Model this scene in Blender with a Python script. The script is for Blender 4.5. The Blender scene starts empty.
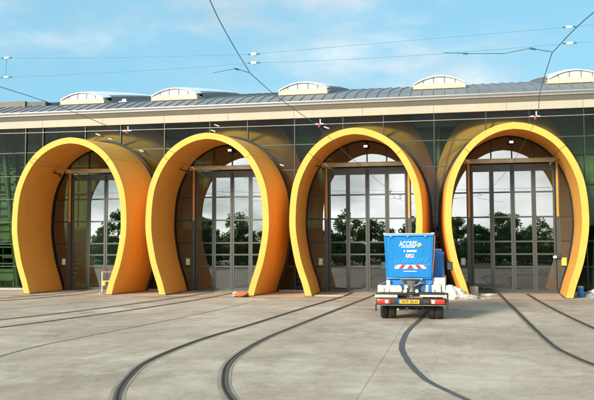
import bpy, bmesh, math, random
from mathutils import Vector, Matrix, noise, Euler
from mathutils.geometry import tessellate_polygon

random.seed(7)
SC = bpy.context.scene
COL = SC.collection
R = math.radians

# ------------------------------------------------------------------ dimensions
CAM_H = 2.04
YF = 32.517            # front plane of the yellow tunnels
YB = 35.983            # plane of the glass wall
SP = 6.5465
XC = [-17.11 + k * SP for k in range(4)]
EAVE_Z = 8.237
TAB = [(0.0, 2.135), (0.5, 2.27), (0.97, 2.43), (1.45, 2.575), (2.0, 2.69), (2.5, 2.775), (3.0, 2.82), (3.5, 2.815),
       (4.1, 2.775), (4.7, 2.68), (5.2, 2.52), (5.65, 2.31), (6.05, 2.06), (6.42, 1.74), (6.72, 1.36), (6.95, 0.93),
       (7.1, 0.47), (7.16, 0.0)]


# ------------------------------------------------------------------ helpers
def new(name, data=None, parent=None):
    o = bpy.data.objects.new(name, data)
    COL.objects.link(o)
    if parent is not None:
        o.parent = parent
    return o


def tag(o, label=None, cat=None, group=None, kind=None):
    if label: o['label'] = label
    if cat: o['category'] = cat
    if group: o['group'] = group
    if kind: o['kind'] = kind
    return o


def empty(name, loc, label, cat, group=None, rz=0.0):
    o = new(name)
    o.empty_display_size = 0.2
    o.location = loc
    o.rotation_euler = (0, 0, rz)
    return tag(o, label, cat, group)


def finish(bm, smooth=None):
    bmesh.ops.recalc_face_normals(bm, faces=bm.faces[:])
    if smooth is not None:
        for f in bm.faces: f.smooth = True
        lim = R(smooth)
        for e in bm.edges:
            if len(e.link_faces) == 2:
                try:
                    e.smooth = e.calc_face_angle() < lim
                except ValueError:
                    e.smooth = True
            else:
                e.smooth = True


def obj(name, bm, mat, parent=None, smooth=None, recalc=True):
    if recalc: finish(bm, smooth)
    me = bpy.data.meshes.new(name)
    bm.to_mesh(me)
    bm.free()
    for m in (mat if isinstance(mat, (list, tuple)) else [mat]):
        me.materials.append(m)
    return new(name, me, parent)


def box(bm, x0, x1, y0, y1, z0, z1, mi=0, bev=0.0):
    vs = [bm.verts.new(p) for p in ((x0, y0, z0), (x1, y0, z0), (x1, y1, z0), (x0, y1, z0),
                                    (x0, y0, z1), (x1, y0, z1), (x1, y1, z1), (x0, y1, z1))]
    fs = [bm.faces.new([vs[i] for i in q]) for q in
          ((0, 3, 2, 1), (4, 5, 6, 7), (0, 1, 5, 4), (1, 2, 6, 5), (2, 3, 7, 6), (3, 0, 4, 7))]
    for f in fs: f.material_index = mi
    if bev > 0:
        es = list({e for f in fs for e in f.edges})
        r = bmesh.ops.bevel(bm, geom=es, offset=bev, segments=2, affect='EDGES', profile=0.5)
        for f in r['faces']: f.material_index = mi
    return vs


SPLIT = {'deck_plate', 'side_board', 'lamp_pod', 'chassis_rail', 'joint_seal', 'fanlight_bar', 'side_bar', 'latch', 'glazing_bar', 'cradle_leg',
         'printed_block', 'marker_stalk'}


def boxes(name, lst, mat, parent=None, bev=0.0, smooth=None):
    if name in SPLIT and len(lst) > 1:
        for b in lst: r = boxes(name, [b], mat, parent, bev, smooth)
        return r
    bm = bmesh.new()
    for b in lst: box(bm, *b, bev=bev)
    return obj(name, bm, mat, parent, smooth if smooth else (30 if bev else None))


def frame_of(d):
    d = d.normalized()
    a = Vector((0, 0, 1)) if abs(d.z) < 0.9 else Vector((1, 0, 0))
    u = d.cross(a).normalized()
    return u, d.cross(u).normalized()


def tube(bm, pts, r, n=8, cap=True, mi=0, closed=False):
    pts = [Vector(p) for p in pts]
    rings = []
    m = len(pts)
    for i, p in enumerate(pts):
        if closed:
            d = pts[(i + 1) % m] - pts[i - 1]
        else:
            d = pts[min(i + 1, m - 1)] - pts[max(i - 1, 0)]
        u, v = frame_of(d)
        rr = r[i] if isinstance(r, (list, tuple)) else r
        rings.append([bm.verts.new(p + (u * math.cos(2 * math.pi * k / n) + v * math.sin(2 * math.pi * k / n)) * rr)
                      for k in range(n)])
    for i in range(m if closed else m - 1):
        a, b = rings[i], rings[(i + 1) % m]
        for k in range(n):
            f = bm.faces.new((a[k], a[(k + 1) % n], b[(k + 1) % n], b[k]))
            f.material_index = mi
    if cap and not closed:
        bm.faces.new(rings[0][::-1]).material_index = mi
        bm.faces.new(rings[-1]).material_index = mi


def lathe(bm, prof, c=(0, 0, 0), n=24, axis='z', mi=0):
    """prof: list of (r, h); revolve about the axis through c."""
    rings = []
    c = Vector(c)
    for r, h in prof:
        ring = []
        for k in range(n):
            a = 2 * math.pi * k / n
            p = {'z': (r * math.cos(a), r * math.sin(a), h), 'y': (r * math.cos(a), h, r * math.sin(a)),
                 'x': (h, r * math.cos(a), r * math.sin(a))}[axis]
            ring.append(bm.verts.new(c + Vector(p)))
        rings.append(ring)
    for a, b in zip(rings, rings[1:]):
        for k in range(n):
            bm.faces.new((a[k], a[(k + 1) % n], b[(k + 1) % n], b[k])).material_index = mi
    for ring in (rings[0], rings[-1]):
        try:
            bm.faces.new(ring).material_index = mi
        except ValueError:
            pass


def prism(bm, poly, y0, y1, mi=0):
    """polygon in (x, z) extruded along y."""
    a = [bm.verts.new((x, y0, z)) for x, z in poly]
    b = [bm.verts.new((x, y1, z)) for x, z in poly]
    n = len(poly)
    for k in range(n):
        bm.faces.new((a[k], a[(k + 1) % n], b[(k + 1) % n], b[k])).material_index = mi
    bm.faces.new(a).material_index = mi
    bm.faces.new(b[::-1]).material_index = mi


def catmull(pts, sub):
    out = []
    P = [Vector(p) for p in pts]
    n = len(P)
    for i in range(n - 1):
        p0, p1, p2, p3 = P[max(i - 1, 0)], P[i], P[i + 1], P[min(i + 2, n - 1)]
        for k in range(sub):
            t = k / sub
            out.append(0.5 * ((2 * p1) + (p2 - p0) * t + (2 * p0 - 5 * p1 + 4 * p2 - p3) * t * t
                              + (3 * p1 - p0 - 3 * p2 + p3) * t ** 3))
    out.append(P[-1])
    return out


# ------------------------------------------------------------------ materials
def mat(name):
    m = bpy.data.materials.new(name)
    m.use_nodes = True
    nt = m.node_tree
    b = nt.nodes['Principled BSDF']
    return m, nt, b


def N(nt, t, **kw):
    n = nt.nodes.new(t)
    for k, v in kw.items():
        setattr(n, k, v)
    return n


def simple(name, col, rough=0.5, metal=0.0, var=0.12, scale=6.0, bump=0.0, spec=0.5, coat=0.0, stretch=None):
    """plain paint / metal / plastic with a little uneven wear"""
    m, nt, b = mat(name)
    tc = N(nt, 'ShaderNodeTexCoord')
    mp = N(nt, 'ShaderNodeMapping')
    mp.inputs['Scale'].default_value = stretch or (1, 1, 1)
    nt.links.new(tc.outputs['Object'], mp.inputs[0])
    nz = N(nt, 'ShaderNodeTexNoise')
    nz.inputs['Scale'].default_value = scale
    nz.inputs['Detail'].default_value = 6
    nz.inputs['Roughness'].default_value = 0.65
    nt.links.new(mp.outputs[0], nz.inputs['Vector'])
    cr = N(nt, 'ShaderNodeValToRGB')
    cr.color_ramp.elements[0].position = 0.3
    cr.color_ramp.elements[1].position = 0.7
    lo = [max(0, c * (1 - var)) for c in col]
    hi = [min(1, c * (1 + var * 0.6)) for c in col]
    cr.color_ramp.elements[0].color = (*lo, 1)
    cr.color_ramp.elements[1].color = (*hi, 1)
    nt.links.new(nz.outputs[0], cr.inputs[0])
    nt.links.new(cr.outputs[0], b.inputs['Base Color'])
    mr = N(nt, 'ShaderNodeMapRange')
    mr.inputs[3].default_value = max(0.02, rough - 0.08)
    mr.inputs[4].default_value = min(1, rough + 0.1)
    nt.links.new(nz.outputs[0], mr.inputs[0])
    nt.links.new(mr.outputs[0], b.inputs['Roughness'])
    b.inputs['Metallic'].default_value = metal
    b.inputs['Specular IOR Level'].default_value = spec
    if coat:
        b.inputs['Coat Weight'].default_value = coat
        b.inputs['Coat Roughness'].default_value = 0.08
    if bump:
        bp = N(nt, 'ShaderNodeBump')
        bp.inputs['Strength'].default_value = bump
        bp.inputs['Distance'].default_value = 0.02
        nt.links.new(nz.outputs[0], bp.inputs['Height'])
        nt.links.new(bp.outputs[0], b.inputs['Normal'])
    return m


def glass(name, tint, refl, rough=0.0, wob=0.02, wscale=0.8, dirt=0.0):
    """tinted see-through pane: part passes through, part mirrors, slightly wavy"""
    m = bpy.data.materials.new(name)
    m.use_nodes = True
    nt = m.node_tree
    nt.nodes.clear()
    out = N(nt, 'ShaderNodeOutputMaterial')
    tr = N(nt, 'ShaderNodeBsdfTransparent')
    tr.inputs[0].default_value = (*tint, 1)
    gl = N(nt, 'ShaderNodeBsdfGlossy')
    gl.inputs['Color'].default_value = (0.95, 0.97, 0.97, 1)
    gl.inputs['Roughness'].default_value = rough
    mx = N(nt, 'ShaderNodeMixShader')
    fr = N(nt, 'ShaderNodeFresnel')
    fr.inputs[0].default_value = 1.5
    ad = N(nt, 'ShaderNodeMath', operation='ADD')
    ad.use_clamp = True
    ad.inputs[1].default_value = refl - 0.04
    nt.links.new(fr.outputs[0], ad.inputs[0])
    tc = N(nt, 'ShaderNodeTexCoord')
    nz = N(nt, 'ShaderNodeTexNoise')
    nz.inputs['Scale'].default_value = wscale
    nz.inputs['Detail'].default_value = 1
    bp = N(nt, 'ShaderNodeBump')
    bp.inputs['Strength'].default_value = wob
    bp.inputs['Distance'].default_value = 0.3
    nt.links.new(tc.outputs['Object'], nz.inputs['Vector'])
    nt.links.new(nz.outputs[0], bp.inputs['Height'])
    nt.links.new(bp.outputs[0], gl.inputs['Normal'])
    nt.links.new(ad.outputs[0], mx.inputs[0])
    nt.links.new(tr.outputs[0], mx.inputs[1])
    nt.links.new(gl.outputs[0], mx.inputs[2])
    last = mx
    if dirt:
        df = N(nt, 'ShaderNodeBsdfDiffuse')
        df.inputs[0].default_value = (0.35, 0.34, 0.28, 1)
        n2 = N(nt, 'ShaderNodeTexNoise')
        n2.inputs['Scale'].default_value = 1.7
        n2.inputs['Detail'].default_value = 5
        nt.links.new(tc.outputs['Object'], n2.inputs['Vector'])
        mr = N(nt, 'ShaderNodeMapRange')
        mr.inputs[1].default_value = 0.35
        mr.inputs[2].default_value = 0.75
        mr.inputs[3].default_value = 0.0
        mr.inputs[4].default_value = dirt
        nt.links.new(n2.outputs[0], mr.inputs[0])
        m2 = N(nt, 'ShaderNodeMixShader')
        nt.links.new(mr.outputs[0], m2.inputs[0])
        nt.links.new(mx.outputs[0], m2.inputs[1])
        nt.links.new(df.outputs[0], m2.inputs[2])
        last = m2
    nt.links.new(last.outputs[0], out.inputs[0])
    return m


def emit(name, col, s):
    m, nt, b = mat(name)
    b.inputs['Base Color'].default_value = (*col, 1)
    b.inputs['Emission Color'].default_value = (*col, 1)
    b.inputs['Emission Strength'].default_value = s
    return m


def concrete_ground():
    m, nt, b = mat('yard_concrete')
    L = nt.links.new
    tc = N(nt, 'ShaderNodeTexCoord')

    def noi(scale, detail, rough, sc=(1, 1, 1), off=(0, 0, 0)):
        mp = N(nt, 'ShaderNodeMapping')
        mp.inputs['Scale'].default_value = sc
        mp.inputs['Location'].default_value = off
        L(tc.outputs['Object'], mp.inputs[0])
        n = N(nt, 'ShaderNodeTexNoise')
        n.inputs['Scale'].default_value = scale
        n.inputs['Detail'].default_value = detail
        n.inputs['Roughness'].default_value = rough
        L(mp.outputs[0], n.inputs['Vector'])
        return n

    def ramp(src, p0, c0, p1, c1):
        r = N(nt, 'ShaderNodeValToRGB')
        r.color_ramp.elements[0].position = p0
        r.color_ramp.elements[1].position = p1
        r.color_ramp.elements[0].color = (*c0, 1)
        r.color_ramp.elements[1].color = (*c1, 1)
        L(src, r.inputs[0])
        return r

    def mixc(a, bb, fac, mode='MULTIPLY', f=1.0):
        x = N(nt, 'ShaderNodeMix', data_type='RGBA', blend_type=mode)
        if fac is None:
            x.inputs[0].default_value = f
        else:
            L(fac, x.inputs[0])
        L(a, x.inputs[6])
        L(bb, x.inputs[7])
        return x
    big = noi(0.2, 7, 0.62, (1, 0.6, 1))
    streak = noi(0.6, 8, 0.72, (0.75, 0.8, 1), (13, 3, 0))
    fine = noi(9.0, 6, 0.75)
    grit = noi(60.0, 3, 0.7)
    c = ramp(big.outputs[0], 0.33, (0.42, 0.322, 0.235), 0.66, (0.68, 0.54, 0.408))
    s = ramp(streak.outputs[0], 0.36, (0.78, 0.78, 0.77), 0.66, (1.12, 1.11, 1.09))
    c1 = mixc(c.outputs[0], s.outputs[0], None, f=0.85)
    f = ramp(fine.outputs[0], 0.3, (0.82, 0.82, 0.82), 0.7, (1.08, 1.08, 1.08))
    mid = noi(1.5, 9, 0.75, (1.0, 0.75, 1), (7, 90, 0))
    md = ramp(mid.outputs[0], 0.36, (0.76, 0.75, 0.73), 0.64, (1.14, 1.14, 1.13))
    c1b = mixc(c1.outputs[2], md.outputs[0], None, f=0.6)
    c2 = mixc(c1b.outputs[2], f.outputs[0], None, f=0.9)
    g = ramp(grit.outputs[0], 0.3, (0.72, 0.72, 0.72), 0.7, (1.16, 1.16, 1.16))
    c3 = mixc(c2.outputs[2], g.outputs[0], None, f=0.6)
    # worn pale patches and dark oily stains with shapes of their own
    pale = noi(0.34, 9, 0.75, (0.9, 0.7, 1), (44, 13, 0))
    pm = ramp(pale.outputs[0], 0.50, (0, 0, 0), 0.66, (1, 1, 1))
    pc = N(nt, 'ShaderNodeRGB')
    pc.outputs[0].default_value = (0.74, 0.635, 0.50, 1)
    sc = N(nt, 'ShaderNodeMath', operation='MULTIPLY')
    sc.inputs[1].default_value = 0.65
    L(pm.outputs[0], sc.inputs[0])
    c4 = mixc(c3.outputs[2], pc.outputs[0], sc.outputs[0], 'MIX')
    st = noi(0.7, 9, 0.72, (0.9, 0.8, 1), (-21, 7, 0))
    sm = ramp(st.outputs[0], 0.585, (0, 0, 0), 0.70, (1, 1, 1))
    s2 = N(nt, 'ShaderNodeMath', operation='MULTIPLY')
    s2.inputs[1].default_value = 0.45
    L(sm.outputs[0], s2.inputs[0])
    dk = N(nt, 'ShaderNodeRGB')
    dk.outputs[0].default_value = (0.17, 0.145, 0.11, 1)
    c5 = mixc(c4.outputs[2], dk.outputs[0], s2.outputs[0], 'MIX')
    # hairline cracks / old saw cuts
    vo = N(nt, 'ShaderNodeTexVoronoi', feature='DISTANCE_TO_EDGE')
    vo.inputs['Scale'].default_value = 0.16
    vm = N(nt, 'ShaderNodeMapping')
    wn = noi(1.2, 4, 0.6)
    wa = N(nt, 'ShaderNodeMix', data_type='RGBA', blend_type='LINEAR_LIGHT')
    wa.inputs[0].default_value = 0.25
    L(tc.outputs['Object'], wa.inputs[6])
    L(wn.outputs[1], wa.inputs[7])
    L(wa.outputs[2], vm.inputs[0])
    L(vm.outputs[0], vo.inputs['Vector'])
    cm = ramp(vo.outputs[0], 0.0, (0.72, 0.72, 0.72), 0.0035, (1, 1, 1))
    c6 = mixc(c5.outputs[2], cm.outputs[0], None, f=0.55)
    # slab joints, a little wobbly, cast at a slant to the tracks
    bm_ = N(nt, 'ShaderNodeMapping')
    bm_.inputs['Rotation'].default_value = (0, 0, 0.05)
    L(wa.outputs[2], bm_.inputs[0])
    br = N(nt, 'ShaderNodeTexBrick')
    br.offset = 0.0
    br.inputs['Color1'].default_value = (1, 1, 1, 1)
    br.inputs['Color2'].default_value = (0.90, 0.905, 0.92, 1)
    br.inputs['Mortar'].default_value = (0.62, 0.60, 0.56, 1)
    br.inputs['Scale'].default_value = 1.0
    br.inputs['Brick Width'].default_value = 5.6
    br.inputs['Row Height'].default_value = 4.4
    br.inputs['Mortar Size'].default_value = 0.016
    br.inputs['Mortar Smooth'].default_value = 0.3
    mpb = N(nt, 'ShaderNodeMapping')
    mpb.inputs['Location'].default_value = (1.3, 0.7, 0)
    L(tc.outputs['Object'], mpb.inputs[0])
    L(mpb.outputs[0], br.inputs['Vector'])
    c7 = mixc(c6.outputs[2], br.outputs[0], None, f=0.75)
    # small dark drips and pale specks
    sp = N(nt, 'ShaderNodeTexVoronoi')
    sp.inputs['Scale'].default_value = 2.6
    L(tc.outputs['Object'], sp.inputs['Vector'])
    sm_ = ramp(sp.outputs['Distance'], 0.035, (0.55, 0.54, 0.52), 0.085, (1, 1, 1))
    gate = noi(0.5, 4, 0.6, (1, 1, 1), (5, 60, 0))
    gm = ramp(gate.outputs[0], 0.48, (0, 0, 0), 0.62, (1, 1, 1))
    c8 = mixc(c7.outputs[2], sm_.outputs[0], gm.outputs[0])
    L(c8.outputs[2], b.inputs['Base Color'])
    b.inputs['Roughness'].default_value = 0.82
    b.inputs['Specular IOR Level'].default_value = 0.25
    bp = N(nt, 'ShaderNodeBump')
    bp.inputs['Strength'].default_value = 0.35
    bp.inputs['Distance'].default_value = 0.01
    L(fine.outputs[0], bp.inputs['Height'])
    L(bp.outputs[0], b.inputs['Normal'])
    return m


def worn_paint(name, col, dull, dirt, rough):
    """site paint: broad faded patches, vertical rain streaks, scattered scuffs"""
    m, nt, b = mat(name)
    L = nt.links.new
    tc = N(nt, 'ShaderNodeTexCoord')

    def layer(scale, sc, lo, hi, det=6):
        mp = N(nt, 'ShaderNodeMapping')
        mp.inputs['Scale'].default_value = sc
        L(tc.outputs['Object'], mp.inputs[0])
        nz = N(nt, 'ShaderNodeTexNoise')
        nz.inputs['Scale'].default_value = scale
        nz.inputs['Detail'].default_value = det
        nz.inputs['Roughness'].default_value = 0.65
        L(mp.outputs[0], nz.inputs['Vector'])
        mr = N(nt, 'ShaderNodeMapRange')
        mr.inputs[1].default_value = lo
        mr.inputs[2].default_value = hi
        L(nz.outputs[0], mr.inputs[0])
        return mr.outputs[0]

    def mix(a, c, f, k):
        mu = N(nt, 'ShaderNodeMath', operation='MULTIPLY')
        mu.inputs[1].default_value = k
        L(f, mu.inputs[0])
        x = N(nt, 'ShaderNodeMix', data_type='RGBA')
        L(mu.outputs[0], x.inputs[0])
        if isinstance(a, tuple): x.inputs[6].default_value = (*a, 1)
        else: L(a, x.inputs[6])
        x.inputs[7].default_value = (*c, 1)
        return x.outputs[2]
    c = mix(col, dull, layer(0.8, (1, 1, 0.6), 0.35, 0.68), 0.6)
    c = mix(c, dull, layer(2.2, (2.2, 2.2, 0.16), 0.48, 0.72), 0.55)
    c = mix(c, dirt, layer(3.0, (1.6, 1.6, 0.5), 0.60, 0.78, 9), 0.35)
    L(c, b.inputs['Base Color'])
    b.inputs['Roughness'].default_value = rough
    b.inputs['Specular IOR Level'].default_value = 0.2
    return m


M = {}
M['ground'] = concrete_ground()
M['yellow'] = worn_paint('yellow_paint', (0.86, 0.428, 0.078), (0.77, 0.355, 0.07), (0.46, 0.26, 0.10), 0.6)
M['gasket'] = simple('black_gasket', (0.012, 0.012, 0.012), 0.7)
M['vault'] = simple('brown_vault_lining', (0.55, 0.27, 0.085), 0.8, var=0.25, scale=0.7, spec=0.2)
M['mull'] = simple('dark_mullion', (0.022, 0.026, 0.022), 0.45, metal=0.3)
M['transom'] = simple('grey_green_transom', (0.045, 0.055, 0.04), 0.45, metal=0.3)
M['wallglass'] = glass('facade_glass', (0.66, 0.76, 0.53), 0.008, 0.0, 0.003, 0.5, 0.0)
M['doorglass'] = glass('door_glass', (0.40, 0.47, 0.41), 0.17, 0.0, 0.0035, 0.9, 0.012)
M['doorframe'] = simple('grey_door_metal', (0.055, 0.058, 0.049), 0.45, metal=0.2)
M['doordark'] = simple('dark_door_seal', (0.03, 0.032, 0.03), 0.6)
M['header'] = simple('pale_header_metal', (0.55, 0.49, 0.33), 0.45, metal=0.2, var=0.3, scale=2.0)
M['orange'] = simple('orange_guide_paint', (0.66, 0.28, 0.025), 0.5)
M['cream'] = worn_paint('cream_fascia', (0.43, 0.395, 0.305), (0.37, 0.34, 0.265), (0.20, 0.17, 0.12), 0.6)
M['gutter'] = worn_paint('beige_gutter_metal', (0.172, 0.162, 0.127), (0.148, 0.138, 0.11), (0.10, 0.09, 0.07), 0.55)
M['edge'] = simple('pale_roof_edge', (0.29, 0.295, 0.30), 0.4, metal=0.3)
M['roof'] = simple('grey_zinc_roof', (0.235, 0.232, 0.228), 0.5, metal=0.25, var=0.2, scale=0.5)
M['skylight_box'] = simple('cream_skylight_box', (0.51, 0.45, 0.33), 0.6, var=0.08)
M['skylight_glass'] = simple('milky_skylight_pane', (0.50, 0.52, 0.48), 0.35, var=0.06)
M['skylight_white'] = simple('white_skylight_sheet', (0.80, 0.81, 0.80), 0.4, var=0.06)
M['steel'] = simple('worn_rail_steel', (0.20, 0.135, 0.085), 0.45, metal=0.7, var=0.35, scale=5)
M['groove'] = simple('dark_rail_groove', (0.018, 0.017, 0.016), 0.8)
M['bitumen'] = simple('bitumen_seal', (0.075, 0.08, 0.082), 0.75, var=0.3, scale=4)
M['embed'] = simple('rail_bed_concrete', (0.33, 0.27, 0.195), 0.85, var=0.22, scale=1.6)
M['tar'] = simple('blue_grey_asphalt_strip', (0.098, 0.095, 0.092), 0.75, var=0.25, scale=7, bump=0.3)
M['tar2'] = simple('thin_blue_joint', (0.15, 0.16, 0.165), 0.7, var=0.25, scale=4)
M['apron'] = simple('apron_concrete', (0.50, 0.41, 0.30), 0.85, var=0.22, scale=1.3)
M['hallfloor'] = simple('hall_floor', (0.10, 0.12, 0.085), 0.6)
M['halldark'] = simple('hall_wall', (0.05, 0.115, 0.06), 0.9)
M['green'] = simple('green_steel_paint', (0.028, 0.08, 0.036), 0.5)
M['bluebox'] = simple('blue_duct_paint', (0.05, 0.14, 0.32), 0.5)
M['red'] = simple('red_paint', (0.62, 0.03, 0.02), 0.45)
M['white'] = simple('white_paint', (0.80, 0.80, 0.77), 0.5, var=0.06)
M['wire'] = simple('teal_weathered_wire', (0.04, 0.24, 0.28), 0.5, metal=0.4)
M['thinwire'] = simple('pale_blue_span_wire', (0.17, 0.42, 0.52), 0.5, metal=0.3)
M['greywire'] = simple('grey_span_wire', (0.34, 0.33, 0.26), 0.5, metal=0.3)
M['lamp'] = emit('lamp_glow', (1.0, 0.93, 0.75), 1.3)
M['truckblue'] = worn_paint('blue_truck_paint', (0.014, 0.225, 0.56), (0.02, 0.17, 0.43), (0.07, 0.13, 0.20), 0.42)
M['cabblue'] = simple('blue_cab_paint', (0.014, 0.19, 0.54), 0.32, var=0.10, scale=2.0, coat=0.4)
M['stroke'] = simple('pale_blue_stroke', (0.10, 0.36, 0.74), 0.4, var=0.05)
M['truckwhite'] = worn_paint('white_truck_body', (0.60, 0.58, 0.52), (0.48, 0.45, 0.38), (0.26, 0.22, 0.16), 0.5)
M['deck'] = worn_paint('pale_deck_plate', (0.50, 0.47, 0.40), (0.38, 0.35, 0.28), (0.16, 0.13, 0.09), 0.6)
M['black'] = simple('black_chassis', (0.014, 0.014, 0.014), 0.6, var=0.3)
M['rubber'] = simple('tyre_rubber', (0.02, 0.019, 0.018), 0.85, var=0.3, bump=0.2)
M['tail'] = simple('red_lamp_lens', (0.75, 0.035, 0.012), 0.25, var=0.05)
M['tailw'] = simple('clear_lamp_lens', (0.85, 0.80, 0.74), 0.2, var=0.05)
M['plate'] = simple('amber_number_plate', (0.85, 0.42, 0.012), 0.45, var=0.06)
M['plateblue'] = simple('blue_plate_band', (0.03, 0.22, 0.75), 0.45, var=0.05)
M['ink'] = simple('dark_plate_ink', (0.03, 0.015, 0.01), 0.6)
M['yellowink'] = simple('yellow_mark', (0.90, 0.72, 0.06), 0.5, var=0.05)
M['galv'] = simple('dirty_galvanised_steel', (0.34, 0.31, 0.24), 0.4, metal=0.7, var=0.35, scale=10)
M['mirror'] = simple('mirror_glass', (0.55, 0.75, 0.72), 0.05, metal=1.0, var=0.05)
M['sack'] = simple('white_sack_cloth', (0.70, 0.68, 0.61), 0.85, var=0.15, scale=5, bump=0.5)
M['rubble'] = simple('crushed_concrete', (0.46, 0.43, 0.36), 0.9, var=0.3, scale=9, bump=0.6)
M['barrel'] = simple('blue_drum_plastic', (0.05, 0.22, 0.55), 0.4, var=0.1)
M['hose'] = simple('orange_hose_plastic', (0.72, 0.17, 0.03), 0.5, var=0.15)
M['tarp'] = simple('grey_tarpaulin', (0.30, 0.32, 0.34), 0.7, var=0.15, bump=0.3)
M['signgreen'] = simple('pale_green_notice', (0.42, 0.60, 0.38), 0.5, var=0.05)
M['signyellow'] = simple('yellow_notice', (0.86, 0.66, 0.06), 0.5, var=0.05)
M['bark'] = simple('tree_bark', (0.09, 0.065, 0.045), 0.9, bump=0.5)
M['leaf'] = simple('tree_leaves', (0.12, 0.24, 0.08), 0.7, var=0.5, scale=1.2)
_nt = M['leaf'].node_tree
_p = _nt.nodes['Principled BSDF']
_t = N(_nt, 'ShaderNodeBsdfTranslucent')
_t.inputs[0].default_value = (0.40, 0.56, 0.20, 1)
_m = N(_nt, 'ShaderNodeMixShader')
_m.inputs[0].default_value = 0.5
_o = [n for n in _nt.nodes if n.type == 'OUTPUT_MATERIAL'][0]
_nt.links.new(_p.outputs[0], _m.inputs[1])
_nt.links.new(_t.outputs[0], _m.inputs[2])
_nt.links.new(_m.outputs[0], _o.inputs[0])
M['lawn'] = simple('lawn', (0.055, 0.085, 0.03), 0.9, var=0.4, scale=0.8)
M['paleg'] = simple('pale_green_panel', (0.06, 0.12, 0.07), 0.5)
M['backdrop_green'] = simple('dark_green_sheet', (0.085, 0.17, 0.09), 0.6, var=0.6, scale=0.7)  # mottled green replacing the foliage reflections in the glass wall
M['darkthing'] = simple('dark_bracket_steel', (0.05, 0.05, 0.035), 0.5, metal=0.4)

# ------------------------------------------------------------------ ground, apron, tar strips
bm = bmesh.new()
vs = [bm.verts.new(p) for p in ((-900, -900, 0), (900, -900, 0), (900, 36.2, 0), (-900, 36.2, 0))]
bm.faces.new(vs)
tag(obj('ground', bm, M['ground']), kind='structure')
bm = bmesh.new()
vs = [bm.verts.new(p) for p in ((-900, 36.2, -0.01), (900, 36.2, -0.01), (900, 900, -0.01), (-900, 900, -0.01))]
bm.faces.new(vs)
tag(obj('ground_beyond_wall', bm, M['hallfloor']), kind='structure')


def strip(bm, pts, w, z, mi=0, jitter=0.0):
    """flat ribbon following a ground path; the width may vary along it"""
    P = catmull([(x, y, 0) for x, y in pts], 10)
    prev = None
    for i, p in enumerate(P):
        d = (P[min(i + 1, len(P) - 1)] - P[max(i - 1, 0)]).normalized()
        n = Vector((-d.y, d.x, 0))
        ww = w if not isinstance(w, (list, tuple)) else w[0] + (w[1] - w[0]) * i / (len(P) - 1)
        j = jitter * noise.noise(p * 2.3)
        a = bm.verts.new((p.x + n.x * (ww / 2 + j), p.y + n.y * (ww / 2 + j), z))
        b = bm.verts.new((p.x - n.x * (ww / 2 - j), p.y - n.y * (ww / 2 - j), z))
        if prev:
            bm.faces.new((prev[0], a, b, prev[1])).material_index = mi
        prev = (a, b)


def ribbon(bm, P, off, w, z):
    prev = None
    for i, p in enumerate(P):
        d = (P[min(i + 1, len(P) - 1)] - P[max(i - 1, 0)]).normalized()
        n = Vector((-d.y, d.x, 0))
        a = bm.verts.new((p.x + n.x * (off + w / 2), p.y + n.y * (off + w / 2), z))
        b = bm.verts.new((p.x + n.x * (off - w / 2), p.y + n.y * (off - w / 2), z))
        if prev: bm.faces.new((prev[0], a, b, prev[1]))
        prev = (a, b)


# apron: slab in front of the wall with an irregular saw-cut edge
bm = bmesh.new()
prev = None
for i in range(91):
    x = -34 + i * 0.5
    y = 31.75 + 0.06 * noise.noise(Vector((x * 0.4, 0, 3)))
    a, b = bm.verts.new((x, y, 0.004)), bm.verts.new((x, 35.9, 0.004))
    if prev: bm.faces.new((prev[0], a, b, prev[1]))
    prev = (a, b)
tag(obj('apron_pavement', bm, M['apron']), kind='structure')
bm = bmesh.new()
strip(bm, [(-34, 31.72), (-20, 31.74), (-10, 31.7), (0, 31.74), (10, 31.72)], 0.05, 0.008, jitter=0.01)
tag(obj('apron_joint_road', bm, M['bitumen']), kind='structure')
bm = bmesh.new()
strip(bm, [(-0.75, 26.5), (-0.88, 24.14), (-0.95, 22.4), (-1.1, 19.5), (-1.08, 16.63), (-0.88, 14.69), (-0.65, 13.28),
           (-0.38, 12.14), (-0.07, 11.36), (0.3, 10.5), (1.0, 9.2), (2.2, 7.4)], (0.145, 0.09), 0.004, jitter=0.012)
tag(obj('tar_strip_road', bm, M['tar']), kind='structure')
bm = bmesh.new()
strip(bm, [(-7.55, 29.5), (-7.65, 26.89), (-7.85, 23), (-8.12, 20.12), (-8.45, 16.9), (-8.6, 15.19), (-8.5, 13.5), (-8.1, 11)],
      (0.045, 0.07), 0.004, jitter=0.012)
strip(bm, [(-12.2, 31.2), (-12.9, 29.6), (-14.13, 27.2), (-15.05, 23.94), (-15.6, 21)], 0.05, 0.004, jitter=0.01)
tag(obj('joint_strip_road', bm, M['tar2']), kind='structure')


# ------------------------------------------------------------------ tram tracks (grooved rail in concrete)
def rail(parent, pts, inner):
    """inner = +1 / -1: side on which the flange groove runs"""
    P = catmull([(x, y, 0) for x, y in pts], 12)
    bm = bmesh.new()
    ribbon(bm, P, 0, 0.04, 0.016)
    r = obj('rail', bm, M['steel'], parent)
    for nm, off, w, z, m in (('flange_groove', inner * 0.04, 0.04, 0.012, 'groove'),
                             ('seal_strip', inner * 0.03, 0.095, 0.008, 'bitumen')):
        bm = bmesh.new()
        ribbon(bm, P, off, w, z)
        obj(nm, bm, M[m], r)
    bm = bmesh.new()
    ribbon(bm, P, inner * 0.069, 0.016, 0.0165)
    obj('keeper_lip', bm, M['steel'], r)
    bm = bmesh.new()
    ribbon(bm, P, inner * 0.03, 0.22, 0.0045)
    obj('rail_bed', bm, M['embed'], r)


def track(label, left, right):
    t = empty('tram_track', (0, 0, 0), label, 'tram track', 'tram tracks set into the yard')
    rail(t, left, -1 if left[0][1] < left[-1][1] else 1)
    rail(t, right, 1 if right[0][1] < right[-1][1] else -1)


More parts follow.
